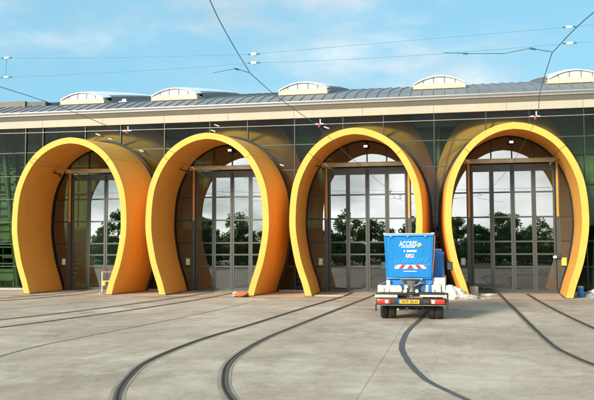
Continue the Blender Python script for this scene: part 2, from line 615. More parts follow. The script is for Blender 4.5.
track('tram track bending left out of the leftmost arch',
      [(-17.72, 35.6), (-17.75, 33.2), (-18.3, 30.6), (-19.6, 28.0), (-21.6, 25.8), (-24.5, 24)],
      [(-16.46, 35.6), (-16.55, 33.0), (-16.95, 30.6), (-17.75, 28.0), (-19.2, 25.4), (-21.8, 23)])
track('tram track curving gently left out of the second arch from the left',
      [(-11.17, 35.6), (-11.2, 32.5), (-11.57, 28.6), (-12.2, 23.74), (-12.95, 20.5), (-14.2, 17)],
      [(-9.91, 35.6), (-9.95, 31.5), (-10.41, 25.76), (-11.05, 21.51), (-11.65, 18.47), (-12.6, 15.3)])
track('tram track sweeping in a tight bend from the third arch to the foreground',
      [(-4.57, 35.6), (-4.62, 32.5), (-5.05, 26.2), (-5.36, 20.4), (-5.6, 16.8), (-5.5, 13.6), (-5.1, 11.65), (-4.5, 9.9),
       (-3.5, 8.0), (-2.0, 6.0)],
      [(-3.31, 35.6), (-3.36, 33.3), (-3.7, 27), (-4.03, 20.5), (-4.15, 17.0), (-3.97, 13.9), (-3.49, 11.77), (-2.9, 10.2),
       (-2.0, 8.6), (-0.6, 6.7)])
track('tram track running out of the rightmost arch and veering right',
      [(1.96, 35.6), (1.95, 31), (1.96, 26.5), (1.95, 21.5), (1.98, 17.15), (2.13, 15.5), (2.36, 14.26), (2.9, 12.4), (4.0, 10)],
      [(3.22, 35.6), (3.22, 31), (3.3, 26), (3.48, 20.9), (3.75, 17.5), (4.2, 14.5), (5.2, 11.5)])

# ------------------------------------------------------------------ horseshoe outline
half = catmull([(x, z, 0) for z, x in TAB], 4)          # right half, foot -> crown, (x, z)
half = [(p.x, p.y) for p in half]
OUT = [(-x, z) for x, z in half] + [(x, z) for x, z in half[-2::-1]]     # left foot over the crown to the right foot


def offset(poly, d):
    """positive d = outwards; the feet stay on the ground"""
    res = []
    n = len(poly)
    for i, (x, z) in enumerate(poly):
        a, b = poly[max(i - 1, 0)], poly[min(i + 1, n - 1)]
        tx, tz = b[0] - a[0], b[1] - a[1]
        l = math.hypot(tx, tz)
        nx, nz = -tz / l, tx / l
        if i in (0, n - 1):
            nx, nz = (-1 if i == 0 else 1) / max(abs(nx), 0.5), 0
        res.append((x + nx * d, z + nz * d if i not in (0, n - 1) else 0.0))
    return res


TH = 0.27
DL = 0.21
OF, IF_ = OUT, offset(OUT, -TH)
OB, IB = offset(OUT, DL), offset(OUT, DL - TH)


def interp_half(poly, z):
    """half width of an outline at height z (0 above its crown)"""
    pts = poly[:len(poly) // 2 + 1]
    if z >= pts[-1][1]: return 0.0
    for (x0, z0), (x1, z1) in zip(pts, pts[1:]):
        if z0 <= z <= z1:
            t = (z - z0) / max(z1 - z0, 1e-6)
            return -(x0 + (x1 - x0) * t)
    return 0.0


def z_of(poly, x):
    pts = poly[:len(poly) // 2 + 1]
    best = 0
    for (x0, z0), (x1, z1) in zip(pts, pts[1:]):
        lo, hi = min(x0, x1), max(x0, x1)
        if lo <= -abs(x) <= hi and z0 > 3:
            best = z0 + (z1 - z0) * ((-abs(x)) - x0) / (x1 - x0 if x1 != x0 else 1)
    return best


# cut indices for the panel joints
def idx_at(z, side):
    n = len(OUT)
    rng = range(0, n // 2 + 1) if side < 0 else range(n // 2, n)
    return min(rng, key=lambda i: abs(OUT[i][1] - z))


CUTS = [0, idx_at(6.1, -1), idx_at(6.1, 1), len(OUT) - 1]
PORTAL_LABELS = ['leftmost yellow horseshoe arch, beside the open green glazing',
                 'second yellow horseshoe arch from the left, orange hose heap by its right foot',
                 'third yellow horseshoe arch from the left, right foot hidden by blue truck',
                 'rightmost yellow horseshoe arch, white sacks beside its left foot']
PG = 'yellow horseshoe arches over the tram doors'


def lerp2(a, b, t): return (a[0] + (b[0] - a[0]) * t, a[1] + (b[1] - a[1]) * t)


def panel_bm(i0, i1):
    bm = bmesh.new()
    depth = [YF - YF, (YB - YF) * 0.33, (YB - YF) * 0.66, YB - YF - 0.01]
    idx = list(range(i0, i1 + 1))
    gap = 0.010
    rows = []
    for k, i in enumerate(idx):
        def pt(poly):
            x, z = poly[i]
            if k == 0 and i0 > 0:
                x2, z2 = poly[i + 1]; l = math.hypot(x2 - x, z2 - z); x += (x2 - x) / l * gap; z += (z2 - z) / l * gap
            if k == len(idx) - 1 and i1 < len(OUT) - 1:
                x2, z2 = poly[i - 1]; l = math.hypot(x2 - x, z2 - z); x += (x2 - x) / l * gap; z += (z2 - z) / l * gap
            return (x, z)
        of, inf, ob, ib = pt(OF), pt(IF_), pt(OB), pt(IB)
        o, n = [], []
        for d in depth:
            t = d / (YB - YF)
            a, b = lerp2(of, ob, t), lerp2(inf, ib, t)
            o.append(bm.verts.new((a[0], d, a[1])))
            n.append(bm.verts.new((b[0], d, b[1])))
        rows.append((o, n))
    for (o0, n0), (o1, n1) in zip(rows, rows[1:]):
        for j in range(3):
            bm.faces.new((o0[j], o1[j], o1[j + 1], o0[j + 1]))
            bm.faces.new((n0[j], n0[j + 1], n1[j + 1], n1[j]))
        bm.faces.new((o0[0], n0[0], n1[0], o1[0]))
        bm.faces.new((o0[3], o1[3], n1[3], n0[3]))
    for o, n in (rows[0], rows[-1]):
        for j in range(3):
            bm.faces.new((o[j], o[j + 1], n[j + 1], n[j]))
    return bm


def loop_bm(sections):
    """loft between outlines [(poly, y)], open"""
    bm = bmesh.new()
    rows = [[bm.verts.new((x, y, z)) for x, z in poly] for poly, y in sections]
    for a, b in zip(rows, rows[1:]):
        for i in range(len(a) - 1):
            bm.faces.new((a[i], a[i + 1], b[i + 1], b[i]))
    return bm


def solid_ring_bm(po, pi, y0, y1):
    bm = bmesh.new()
    A = [[bm.verts.new((x, y, z)) for x, z in p] for p in (po, pi) for y in (y0, y1)]
    n = len(po)
    for i in range(n - 1):
        for a, b in ((0, 1), (1, 3), (3, 2), (2, 0)):
            bm.faces.new((A[a][i], A[a][i + 1], A[b][i + 1], A[b][i]))
    for i in (0, n - 1):
        bm.faces.new((A[0][i], A[1][i], A[3][i], A[2][i]))
    return bm


# inner flared lining seen through the glass: widens and climbs behind the wall
def flare(d, up):
    return [(x, z * up) for x, z in offset(OUT, d)]


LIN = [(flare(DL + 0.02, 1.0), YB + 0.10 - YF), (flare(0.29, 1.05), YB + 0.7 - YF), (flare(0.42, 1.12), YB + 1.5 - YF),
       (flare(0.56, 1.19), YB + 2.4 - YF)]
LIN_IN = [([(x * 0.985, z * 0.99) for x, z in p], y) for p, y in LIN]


def lining_bm():
    bm = bmesh.new()
    A = [[bm.verts.new((x, y, z)) for x, z in p] for p, y in LIN]
    B = [[bm.verts.new((x, y, z)) for x, z in p] for p, y in LIN_IN]
    n = len(OUT)
    for rows in (A, B):
        for a, b in zip(rows, rows[1:]):
            for i in range(n - 1):
                bm.faces.new((a[i], a[i + 1], b[i + 1], b[i]))
    for k in (0, -1):
        for i in range(n - 1):
            bm.faces.new((A[k][i], A[k][i + 1], B[k][i + 1], B[k][i]))
    return bm


meshes = {}
for k, xc in enumerate(XC):
    t = empty('horseshoe_arch', (xc, YF, 0), PORTAL_LABELS[k], 'arch', PG)
    if k == 0:
        parts = []
        for i in range(3):
            parts.append(obj('shell_panel', panel_bm(CUTS[i], CUTS[i + 1]), M['yellow'], t, smooth=30))
        parts.append(obj('gasket', solid_ring_bm(offset(OUT, DL + 0.13), offset(OUT, DL - TH - 0.055), YB - YF - 0.004, YB - YF + 0.06),
                         M['gasket'], t, smooth=30))
        for s_ in (-1, 1):
            bm = bmesh.new()
            o0, i0, o1, i1 = abs(OF[0][0]) + .03, abs(IF_[0][0]) - .03, abs(OB[0][0]) + .03, abs(IB[0][0]) - .03
            lowv = [bm.verts.new((s_ * x_, y_, 0.004)) for x_, y_ in ((o0, -.03), (i0, -.03), (i1, YB - YF - .02), (o1, YB - YF - .02))]
            upv = [bm.verts.new((v.co.x, v.co.y, 0.035)) for v in lowv]
            bm.faces.new(lowv); bm.faces.new(upv)
            for q_ in range(4): bm.faces.new((lowv[q_], lowv[(q_ + 1) % 4], upv[(q_ + 1) % 4], upv[q_]))
            parts.append(obj('base_shoe', bm, M['bitumen'], t))
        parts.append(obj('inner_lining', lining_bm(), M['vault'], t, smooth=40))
    else:
        for p in parts:
            c = p.copy()
            COL.objects.link(c)
            c.parent = t

# ------------------------------------------------------------------ glass wall between the arches
XL, XR = -33.0, 13.0
HOLE = offset(OUT, DL + 0.06)
wall = empty('glass_wall', (0, YB, 0), 'dark tinted glass wall with thin mullions behind the yellow arches', 'glass wall')
loop = [(XL, 0.0)]
for xc in XC: loop += [(xc + x, z) for x, z in HOLE]
loop += [(XR, 0.0), (XR, EAVE_Z + 0.2), (XL, EAVE_Z + 0.2)]
bm = bmesh.new()
vv = [bm.verts.new((x, 0.05, z)) for x, z in loop]
for tri in tessellate_polygon([[Vector((x, z, 0)) for x, z in loop]]):
    try:
        bm.faces.new([vv[i] for i in tri])
    except ValueError:
        pass
for f in bm.faces:
    f.normal_update()
    if f.normal.y > 0: f.normal_flip()
obj('glazing', bm, M['wallglass'], wall, recalc=False)
# mullions
ZT = EAVE_Z + 0.15
for xc in XC:
    for s in (-1, 1):
        x = xc + s * 0.95
        z0 = z_of(offset(OUT, DL + 0.12), 0.95) + 0.02
        boxes('mullion', [(x - 0.024, x + 0.024, -0.02, 0.12, z0, ZT)], M['mull'], wall)
full = [XC[0] + SP * (k - 0.5) for k in range(-2, 7)]
full = [x for x in full if XL < x < XR and not any(abs(x - c) < 2.5 for c in XC)]
full += [-21.35 - 0.0, -25.2, -27.6, -31.8, 8.2, 11.2]
for x in sorted(set(round(v, 3) for v in full)):
    boxes('mullion', [(x - 0.027, x + 0.027, -0.03, 0.13, 0.0, ZT)], M['mull'], wall)
for z in (1.19, 2.32, 3.43, 4.6, 5.775, 6.98):
    xs = XL
    po = offset(OUT, DL + 0.14)
    for xc in XC + [None]:
        hw = interp_half(po, z) if xc is not None else 0
        xe = xc - hw if xc is not None else XR
        if xc is not None and hw == 0: continue
        boxes('transom', [(xs, xe, 0.0, 0.09, z - 0.019, z + 0.019)], M['transom'], wall)
        if xc is not None: xs = xc + hw
xs = XL
po = offset(OUT, DL + 0.14)
for xc in XC + [None]:
    xe = xc - po[-1][0] if xc is not None else XR
    boxes('sill', [(xs, xe, -0.09, 0.10, 0.0, 0.10)], M['edge'], wall)
    if xc is not None: xs = xc + po[-1][0]

# ------------------------------------------------------------------ eave, roof, skylights
eave = empty('roof', (0, YB, 0), 'grey standing seam metal roof with cream fascia and beige gutter', 'roof')
# fascia boards, butted with hairline gaps
xs = [-40.0]
while xs[-1] < 16: xs.append(xs[-1] + 3.27 + 0.0)
bm = bmesh.new()
for a, b in zip(xs, xs[1:]):
    box(bm, a + 0.006, b - 0.006, -0.10, 0.10, EAVE_Z, 8.60)
obj('fascia', bm, M['cream'], eave)
bm = bmesh.new()
prof = [(-0.12, 8.604), (-0.295, 8.90), (-0.31, 8.995), (0.0, 8.995), (0.05, 8.604)]
a = [bm.verts.new((-40, y, z)) for y, z in prof]
b = [bm.verts.new((17, y, z)) for y, z in prof]
for i in range(len(prof)):
    bm.faces.new((a[i], a[(i + 1) % 5], b[(i + 1) % 5], b[i]))
bm.faces.new(a); bm.faces.new(b[::-1])
obj('gutter', bm, M['gutter'], eave)
bm = bmesh.new()
box(bm, -40, 17, -0.33, -0.312, 8.955, 9.012)
obj('gutter_lip', bm, M['edge'], eave)
RP = [(-0.29, 9.0), (0.5, 9.29), (1.5, 9.66), (3.5, 10.15), (6.0, 10.72), (8.5, 11.27), (10.2, 11.60), (12.5, 11.86), (16, 12.0), (30, 12.0)]


def roof_z(y):
    for (y0, z0), (y1, z1) in zip(RP, RP[1:]):
        if y0 <= y <= y1: return z0 + (z1 - z0) * (y - y0) / (y1 - y0)
    return RP[-1][1]


bm = bmesh.new()
top = [[bm.verts.new((x, y, z)) for y, z in RP] for x in (-40, 17)]
bot = [[bm.verts.new((x, y, z - 0.18)) for y, z in RP] for x in (-40, 17)]
n = len(RP)
for i in range(n - 1):
    bm.faces.new((top[0][i], top[1][i], top[1][i + 1], top[0][i + 1]))
    bm.faces.new((bot[0][i], bot[0][i + 1], bot[1][i + 1], bot[1][i]))
for s in (0, 1):
    for i in range(n - 1):
        bm.faces.new((top[s][i], top[s][i + 1], bot[s][i + 1], bot[s][i]))
bm.faces.new((top[0][0], bot[0][0], bot[1][0], top[1][0]))
bm.faces.new((top[0][-1], top[1][-1], bot[1][-1], bot[0][-1]))
finish(bm)
for f in bm.faces:
    if f.normal.z < -0.5: f.material_index = 1
obj('deck', bm, [M['roof'], M['halldark']], eave, recalc=False)
bm = bmesh.new()
x = -39.8
while x < 17:
    for i in range(6):
        (y0, z0), (y1, z1) = RP[i], RP[i + 1]
        vs = [bm.verts.new(p) for p in ((x - 0.02, y0, z0), (x + 0.02, y0, z0), (x + 0.02, y1, z1), (x - 0.02, y1, z1),
                                        (x - 0.02, y0, z0 + 0.038), (x + 0.02, y0, z0 + 0.038), (x + 0.02, y1, z1 + 0.038), (x - 0.02, y1, z1 + 0.038))]
        for q in ((4, 5, 6, 7), (0, 1, 5, 4), (1, 2, 6, 5), (3, 0, 4, 7)):
            bm.faces.new([vs[j] for j in q])
    x += 0.52
sm = obj('standing_seams', bm, M['roof'], eave)
sm['kind'] = 'stuff'

SKY_LABELS = ['arched roof skylight near the left end, above the leftmost arch',
              'arched roof skylight between the leftmost and second arches',
              'arched roof skylight between the second and third arches',
              'arched roof skylight between the third and rightmost arches, before plain sky',
              'arched roof skylight at the far right end of the roof']
for k, xa in enumerate((-20.28, -15.17, -8.42, -1.74, 4.5)):
    w = 2.48
    t = empty('skylight', (xa + w / 2, YB + 1.5, 9.66), SKY_LABELS[k], 'skylight', 'arched skylights along the roof')
    h = w / 2
    boxes('base_box', [(-h, h, 0.0, 2.6, 0.03, 0.30)], M['skylight_box'], t)
    boxes('shadow_gap', [(-h + 0.05, h - 0.05, -0.03, 0.05, -0.06, 0.03)], M['gasket'], t)
    arc = []
    rise = 0.36
    for i in range(25):
        u = -1 + 2 * i / 24
        arc.append((u * (h - 0.02), 0.30 + rise * (1 - u * u)))
    bm = bmesh.new()
    prism(bm, [(-h + 0.04, 0.305)] + [(x * 0.97, 0.305 + (z - 0.30) * 0.93) for x, z in arc[1:-1]] + [(h - 0.04, 0.305)], 0.03, 0.06)
    obj('front_glazing', bm, M['skylight_glass'], t)
    bars = []
    for u in (-0.62, -0.22, 0.2, 0.6):
        bars.append((u * h - 0.018, u * h + 0.018, 0.008, 0.028, 0.306, 0.30 + rise * (1 - u * u) * 0.9))
    boxes('glazing_bar', bars, M['gutter'], t)
    # vaulted cover running back up the roof to the ridge
    rows = []
    bm = bmesh.new()
    for y in (-0.06, 1.0, 3.0, 5.5, 8.0, 9.4):
        dz = roof_z(1.5 + max(y, 0)) - 9.66
        k_ = max(0.0, (y - 1.0) / 8.4)
        rows.append([bm.verts.new((x, y, (z - 0.30) * (1 - 0.45 * k_) + 0.30 - 0.26 * k_ + dz)) for x, z in arc])
    under = [[bm.verts.new((v.co.x * 0.985, v.co.y, v.co.z - 0.05)) for v in r] for r in rows]
    for G in (rows, under):
        for a, b in zip(G, G[1:]):
            for i in range(24): bm.faces.new((a[i], a[i + 1], b[i + 1], b[i]))
    for g in (0, -1):
        for i in range(24): bm.faces.new((rows[g][i], rows[g][i + 1], under[g][i + 1], under[g][i]))
    for f in bm.faces:
        c = f.calc_center_median()
        f.material_index = 0 if abs(c.x) < h * 0.86 or c.y < 1.0 else 1
    obj('vault_cover', bm, [M['skylight_white'], M['roof']], t, smooth=35)
    for s in (-1, 1):
        bm = bmesh.new()
        for a, b in zip((1.0, 3.0, 5.5, 8.0), (3.0, 5.5, 8.0, 9.4)):
            da, db = roof_z(1.5 + a) - 9.66, roof_z(1.5 + b) - 9.66
            q = [bm.verts.new(p) for p in ((s * (h - .03), a, da - .05), (s * (h - .03), b, db - .05), (s * (h - .03), b, db + .29 - .26 * (b - 1) / 8.4), (s * (h - .03), a, da + .29 - .26 * (a - 1) / 8.4))]
            bm.faces.new(q)
        obj('side_cheek', bm, M['roof'], t)
# low plant box at the far left roof end
t = empty('roof_plant_box', (-24.2, YB + 1.7, 9.73), 'low dark box on the roof at the far left end', 'roof box')
boxes('casing', [(-3.2, 1.75, 0, 1.6, -0.1, 0.30)], M['gutter'], t)
boxes('dark_end', [(1.753, 2.9, 0.1, 1.6, -0.1, 0.25)], M['mull'], t)
t = empty('roof_vent', (-16.72, YB + 1.55, 9.69), 'tiny pale vent on the grey roof above the leftmost arch', 'vent')
boxes('cowl', [(-0.22, 0.22, -0.1, 0.1, 0.0, 0.05), (-0.05, 0.16, -0.06, 0.06, 0.05, 0.17)], M['edge'], t)

# ------------------------------------------------------------------ doors
DOOR_L = ['glazed folding tram door in the leftmost arch, white trestle before it',
          'glazed folding tram door in the second arch from the left',
          'glazed folding tram door in the third arch, behind the blue truck',
          'glazed folding tram door in the rightmost arch']
JX = [-1.67, -0.755, 0.16, 1.075, 1.99]          # leaf joints, from the arch axis
ROWS = [0.0, 1.19, 1.755, 2.32, 3.42, 4.54, 5.52]
DY = 0.10                                         # door plane behind the arch's inner end
IBx = offset(OUT, DL - TH - 0.02)
HEAD0, HEAD1 = 5.86, 6.06


def door(k, xc):
    t = empty('tram_door', (xc, YB, 0), DOOR_L[k], 'door', 'glazed folding tram doors')
    x0, x1 = JX[0] - 0.06, JX[-1] + 0.06
    for i in range(4):
        a, b = JX[i] + 0.012, JX[i + 1] - 0.012
        st = 0.085
        lf = boxes('door_leaf', [(a, a + st, -0.03, 0.03, 0.03, 5.80), (b - st, b, -0.03, 0.03, 0.03, 5.80)]
                   + [(a + st, b - st, -0.027, 0.027, (0.03 if j == 0 else z - 0.036), (0.16 if j == 0 else z + 0.036) if j < 6 else 5.80)
                      for j, z in enumerate(ROWS)], M['doorframe'], t)
        lf.location = (0, DY, 0)
        bm = bmesh.new()
        for j in range(6):
            zlo = 0.16 if j == 0 else ROWS[j] + 0.036
            zhi = ROWS[j + 1] - 0.036
            q = [bm.verts.new(p) for p in ((a + st, 0, zlo), (b - st, 0, zlo), (b - st, 0, zhi), (a + st, 0, zhi))]
            bm.faces.new(q)
            # every pane sits a hair differently in its rubber
            tilt = random.uniform(-0.0022, 0.0022); yaw = random.uniform(-0.0022, 0.0022)
            for v in q:
                v.co.y += (v.co.z - (zlo + zhi) / 2) * tilt + (v.co.x - (a + b) / 2) * yaw
        obj('glazing', bm, M['doorglass'], lf, recalc=False)
    boxes('joint_seal', [(JX[i] - 0.011, JX[i] + 0.011, DY - 0.025, DY + 0.02, 0.03, 5.80) for i in (1, 3)], M['doordark'], t)
    boxes('centre_seal', [(JX[2] - 0.011, JX[2] + 0.011, DY - 0.05, DY + 0.02, 0.03, 5.80),
                          (JX[2] - 0.05, JX[2] + 0.05, DY - 0.09, DY - 0.032, 5.40, 5.72)], M['doordark'], t)
    for s, xa, xb in ((-1, x0 - 0.14, x0 + 0.045), (1, x1 - 0.045, x1 + 0.14)):
        boxes('post', [(xa, xb, DY - 0.06, DY + 0.08, 0.0, HEAD0)], M['doorframe'], t)
        xm = xa + 0.03 if s > 0 else xb - 0.12
        boxes('orange_guide', [(xm, xm + 0.09, DY - 0.11, DY - 0.063, 3.42, HEAD0 - 0.005)], M['orange'], t)
    boxes('header', [(x0 - 0.26, x1 + 0.26, DY - 0.16, DY + 0.09, HEAD0, HEAD1)], M['header'], t, bev=0.012)
    boxes('threshold', [(x0 - 0.1, x1 + 0.1, DY - 0.14, DY + 0.14, 0.0, 0.028)], M['edge'], t)
    boxes('track_slot', [(x0 - 0.1, x1 + 0.1, DY - 0.24, DY - 0.145, 0.005, 0.012)], M['groove'], t)
    # fanlight above the header
    bm = bmesh.new()
    poly = [(x, z) for x, z in IBx if z > HEAD1]
    zc = HEAD1 + 0.002
    xl = interp_half(IBx, zc)
    poly = [(-xl, zc)] + poly + [(xl, zc)]
    vv = [bm.verts.new((x, DY, z)) for x, z in poly]
    for tri in tessellate_polygon([[Vector((x, z, 0)) for x, z in poly]]):
        f = bm.faces.new([vv[i] for i in tri])
        f.normal_update()
        if f.normal.y > 0: f.normal_flip()
    obj('fanlight', bm, M['doorglass'], t, recalc=False)
    bars = []
    for x in (JX[1], JX[2] + 0.0, JX[3]):
        bars.append((x - 0.03, x + 0.03, DY - 0.03, DY + 0.03, HEAD1 + 0.003, z_of(IBx, x) - 0.005))
    boxes('fanlight_bar', bars, M['mull'], t)
    # side screens
    for s in (-1, 1):
        xi = (x0 - 0.14) if s < 0 else (x1 + 0.14)
        bm = bmesh.new()
        pts = [(x, z) for x, z in IBx if z < HEAD0 and x * s > abs(xi) + 0.02 and z <= HEAD0]
        pts = sorted(pts, key=lambda p: p[1])
        zs = [0.0] + [p[1] for p in pts if p[1] > 0] + [HEAD0 - 0.002]
        prev = None
        for z in zs:
            xo = s * interp_half(IBx, z)
            if abs(xo) < abs(xi) + 0.01: xo = xi + s * 0.01
            a, b = bm.verts.new((xi, DY, z)), bm.verts.new((xo, DY, z))
            if prev: bm.faces.new((prev[0], prev[1], b, a) if s > 0 else (prev[1], prev[0], a, b))
            prev = (a, b)
        obj('side_screen', bm, M['doorglass'], t, recalc=False)
        bars = []
        for z in (1.19, 2.32, 3.42, 4.54):
            xo = s * (interp_half(IBx, z) - 0.01)
            bars.append((min(xi, xo), max(xi, xo), DY - 0.025, DY + 0.025, z - 0.03, z + 0.03))
        boxes('side_bar', bars, M['mull'], t)
        xo = s * (interp_half(IBx, 0.25) - 0.01)
        boxes('kick_panel', [(min(xi, xo), max(xi, xo), DY - 0.02, DY + 0.02, 0.0, 0.20)], M['doorframe'], t)
    return t


WHERE = ['the leftmost arch', 'the second arch from the left', 'the third arch from the left', 'the rightmost arch']
for k, xc in enumerate(XC):
    door(k, xc)
    # notice on the left side screen
    t = empty('notice', (xc - 2.06, YB + DY - 0.04, 1.42), 'small pale green notice left of the door in ' + WHERE[k], 'notice', 'green notices beside the doors')
    boxes('plate', [(-0.10, 0.10, -0.012, 0.012, -0.16, 0.16)], M['signgreen'], t)
    boxes('printed_block', [(-0.06, 0.06, -0.016, -0.0125, 0.0, 0.10), (-0.06, 0.03, -0.016, -0.0125, -0.11, -0.05)], M['white'], t)
    # lamp under the crown
    t = empty('flood_lamp', (xc + 0.13, YB - 0.16, 6.72), 'small white lamp under the crown of ' + WHERE[k], 'lamp', 'lamps under the arch crowns')
    boxes('housing', [(-0.12, 0.12, -0.10, 0.06, 0.0, 0.14)], M['doordark'], t, bev=0.015)
    boxes('lens', [(-0.085, 0.085, -0.115, -0.103, 0.0, 0.10)], M['lamp'], t)
    boxes('arm', [(-0.02, 0.02, -0.05, 0.05, 0.17, 0.32)], M['doordark'], t)
    # wire bracket on the tunnel side wall
    s = 1 if k == 3 else -1
    bx = (interp_half(IF_, 5.75) + 0.05) * s
    t = empty('wire_bracket', (xc + bx, YB - 1.15, 5.78), 'small dark bracket on the inner side wall of ' + WHERE[k], 'bracket', 'brackets inside the arches')
    bm = bmesh.new()
    tube(bm, [(0.05 * s, 0, 0.04), (-0.12 * s, 0, -0.02), (-0.30 * s, 0.0, -0.10)], 0.03, 8)
    tube(bm, [(-0.12 * s, -0.25, -0.02), (-0.12 * s, 0.25, -0.02)], 0.035, 8)
    obj('arm', bm, M['darkthing'], t, smooth=40)
    bm = bmesh.new()
    lathe(bm, [(0.0, -0.09), (0.06, -0.08), (0.07, 0), (0.06, 0.08), (0.0, 0.09)], (-0.30 * s, 0, -0.12), 12)
    obj('insulator_knob', bm, M['darkthing'], t, smooth=40)
# yellow notice + handle box at the rightmost door
t = empty('notice', (XC[3] + 2.26, YB + DY - 0.04, 1.42), 'bright yellow notice right of the door in the rightmost arch', 'notice')
boxes('plate', [(-0.15, 0.15, -0.014, 0.014, -0.17, 0.17)], M['signyellow'], t)
t = empty('key_switch', (XC[3] + 1.95, YB + DY - 0.12, 1.66), 'grey key switch box on the door post of the rightmost arch', 'switch')
boxes('case', [(-0.05, 0.22, -0.06, 0.05, -0.10, 0.10)], M['doordark'], t, bev=0.01)
boxes('lever', [(-0.12, 0.02, -0.09, -0.062, -0.09, 0.02)], M['white'], t)

# ------------------------------------------------------------------ hall behind the glass
bm = bmesh.new()
vs = [bm.verts.new(p) for p in ((-40, 36.25, 0.0), (17, 36.25, 0.0), (17, 62, 0.0), (-40, 62, 0.0))]
bm.faces.new(vs)
tag(obj('hall_floor', bm, M['hallfloor']), kind='structure')
boxes('hall_wall', [(-40, 17, 62, 62.3, 0, 11.8)], M['halldark'])
tag(bpy.data.objects['hall_wall'], 'dark green rear wall of the hall seen through the glass', 'wall')
for nm, x, lb in (('side_wall', -40.2, 'dark side wall of the hall beyond the left glazing'), ('side_wall', 17.0, 'dark side wall of the hall beyond the right glazing')):
    o = boxes(nm, [(x, x + 0.2, 36.3, 62, 0, 9)], M['halldark'])
    tag(o, lb, 'wall')
boxes('end_wall', [(XR, 17, 35.95, 36.2, 0, EAVE_Z - 0.005)], M['transom'])
tag(bpy.data.objects['end_wall'], 'grey wall panel closing the right end of the glass wall', 'wall')
boxes('end_wall', [(-40, XL, 35.95, 36.2, 0, EAVE_Z - 0.005)], M['transom'])
tag(bpy.data.objects['end_wall.001'], 'grey wall panel closing the left end of the glass wall', 'wall')


def column(x, y, lean, label):
    t = empty('steel_column', (x, y, 0), label, 'column', 'green steel columns inside the hall')
    bm = bmesh.new()
    tube(bm, [(0, 0, 0), (lean * 0.5, 0, 4.6), (lean, 0, 9.6)], 0.15, 14)
    obj('shaft', bm, M['green'], t, smooth=40)
    boxes('base_plate', [(-0.25, 0.25, -0.25, 0.25, 0.0, 0.04)], M['green'], t)


column(-23.45, 39.0, -1.25, 'leaning green steel column behind the glass at the far left')
column(-0.62, 39.0, 0.05, 'upright green steel column behind the glass between the third and rightmost arches')
column(-7.0, 43.0, 0.3, 'green steel column deep in the hall between the second and third arches')
column(-13.4, 43.0, -0.3, 'green steel column deep in the hall between the leftmost and second arches')
column(6.9, 41.0, 0.6, 'green steel column behind the glass at the far right')
o = boxes('duct', [(-1.9, 1.4, 38.6, 39.6, 8.0, 8.95)], M['bluebox'], bev=0.03)
tag(o, 'blue duct under the roof behind the glass left of the rightmost arch', 'duct')
t = empty('backdrop', (-10, 39.9, 0), 'added dark green ribbed bulkhead high inside the hall behind the brown vaults', 'backdrop')  # added screen: its green stands in for trees mirrored in the glass
bm = bmesh.new()
x = -29.0
while x < 26:
    box(bm, x, x + 0.46, 0, 0.05, 3.3, 9.4)
    box(bm, x + 0.46, x + 0.60, -0.06, 0.02, 3.3, 9.4)
    x += 0.60
obj('ribbed_sheet', bm, M['backdrop_green'], t)
boxes('bottom_beam', [(-29, 26, -0.12, 0.12, 3.1, 3.296)], M['green'], t)
for z in (5.1, 6.6, 8.0):
    boxes('rail', [(-29, 26, -0.16, -0.065, z, z + 0.12)], M['green'], t)
# gantry with green rails
G_L = ['green railed work platform seen through the second door', 'green railed work platform seen through the third door',
       'green railed work platform behind the far left glazing', 'green railed work platform seen through the leftmost door',
       'green railed work platform seen through the rightmost door']
for k, (gx, gy) in enumerate(((-10.6, 41.5), (-4.6, 42.5), (-23.5, 40.5), (-17.0, 43.0), (3.2, 44))):
    t = empty('work_platform', (gx, gy, 0), G_L[k], 'platform', 'green work platforms in the hall')
    boxes('deck', [(-1.9, 1.9, 0, 1.2, 1.55, 1.67)], M['green'], t)
    bm = bmesh.new()
    for x in (-1.85, -0.62, 0.62, 1.85):
        tube(bm, [(x, 0.03, 0), (x, 0.03, 2.75)], 0.035, 8)
        tube(bm, [(x, 1.17, 0), (x, 1.17, 2.75)], 0.035, 8)
    obj('uprights', bm, M['green'], t, smooth=40)
    bm = bmesh.new()
    for y in (0.03, 1.17):
        for z in (2.2, 2.75):
            tube(bm, [(-1.9, y, z), (1.9, y, z)], 0.03, 8)
    obj('handrail', bm, M['green'], t, smooth=40)
    bm = bmesh.new()
    for i in range(6):
        box(bm, 1.95 + 0.0, 2.6, -0.05 + i * 0.2, 0.15 + i * 0.2, 0.22 + i * 0.24, 0.26 + i * 0.24)
    obj('steps', bm, M['green'], t)
o = boxes('cabinet', [(-5.75, -5.35, 38.6, 39.0, 0.75, 1.62)], M['red'], bev=0.02)
tag(o, 'upper red cabinet behind the third door', 'cabinet')
o = boxes('cabinet', [(-5.3, -4.85, 38.2, 38.6, 0.0, 0.62)], M['red'], bev=0.02)
tag(o, 'low red cabinet on the hall floor behind the third door', 'cabinet')
t = empty('louvre_screen', (-26.0, 39.6, 0), 'green louvred screen behind the far left glazing', 'screen')
lv = []
for i in range(17):
    boxes('slat', [(-5, 1.95, -0.06, 0.06, 0.3 + i * 0.46, 0.38 + i * 0.46)], M['green'], t)
for x in (-4.9, -2.6, -0.3, 1.85):
    boxes('upright', [(x - 0.05, x + 0.05, 0.062, 0.16, 0.0, 8.2)], M['green'], t)
boxes('infill_panel', [(-0.25, 1.8, 0.07, 0.1, 2.45, 3.25)], M['paleg'], t)
boxes('infill_panel', [(-0.25, 1.8, 0.07, 0.1, 0.35, 0.95)], M['paleg'], t)
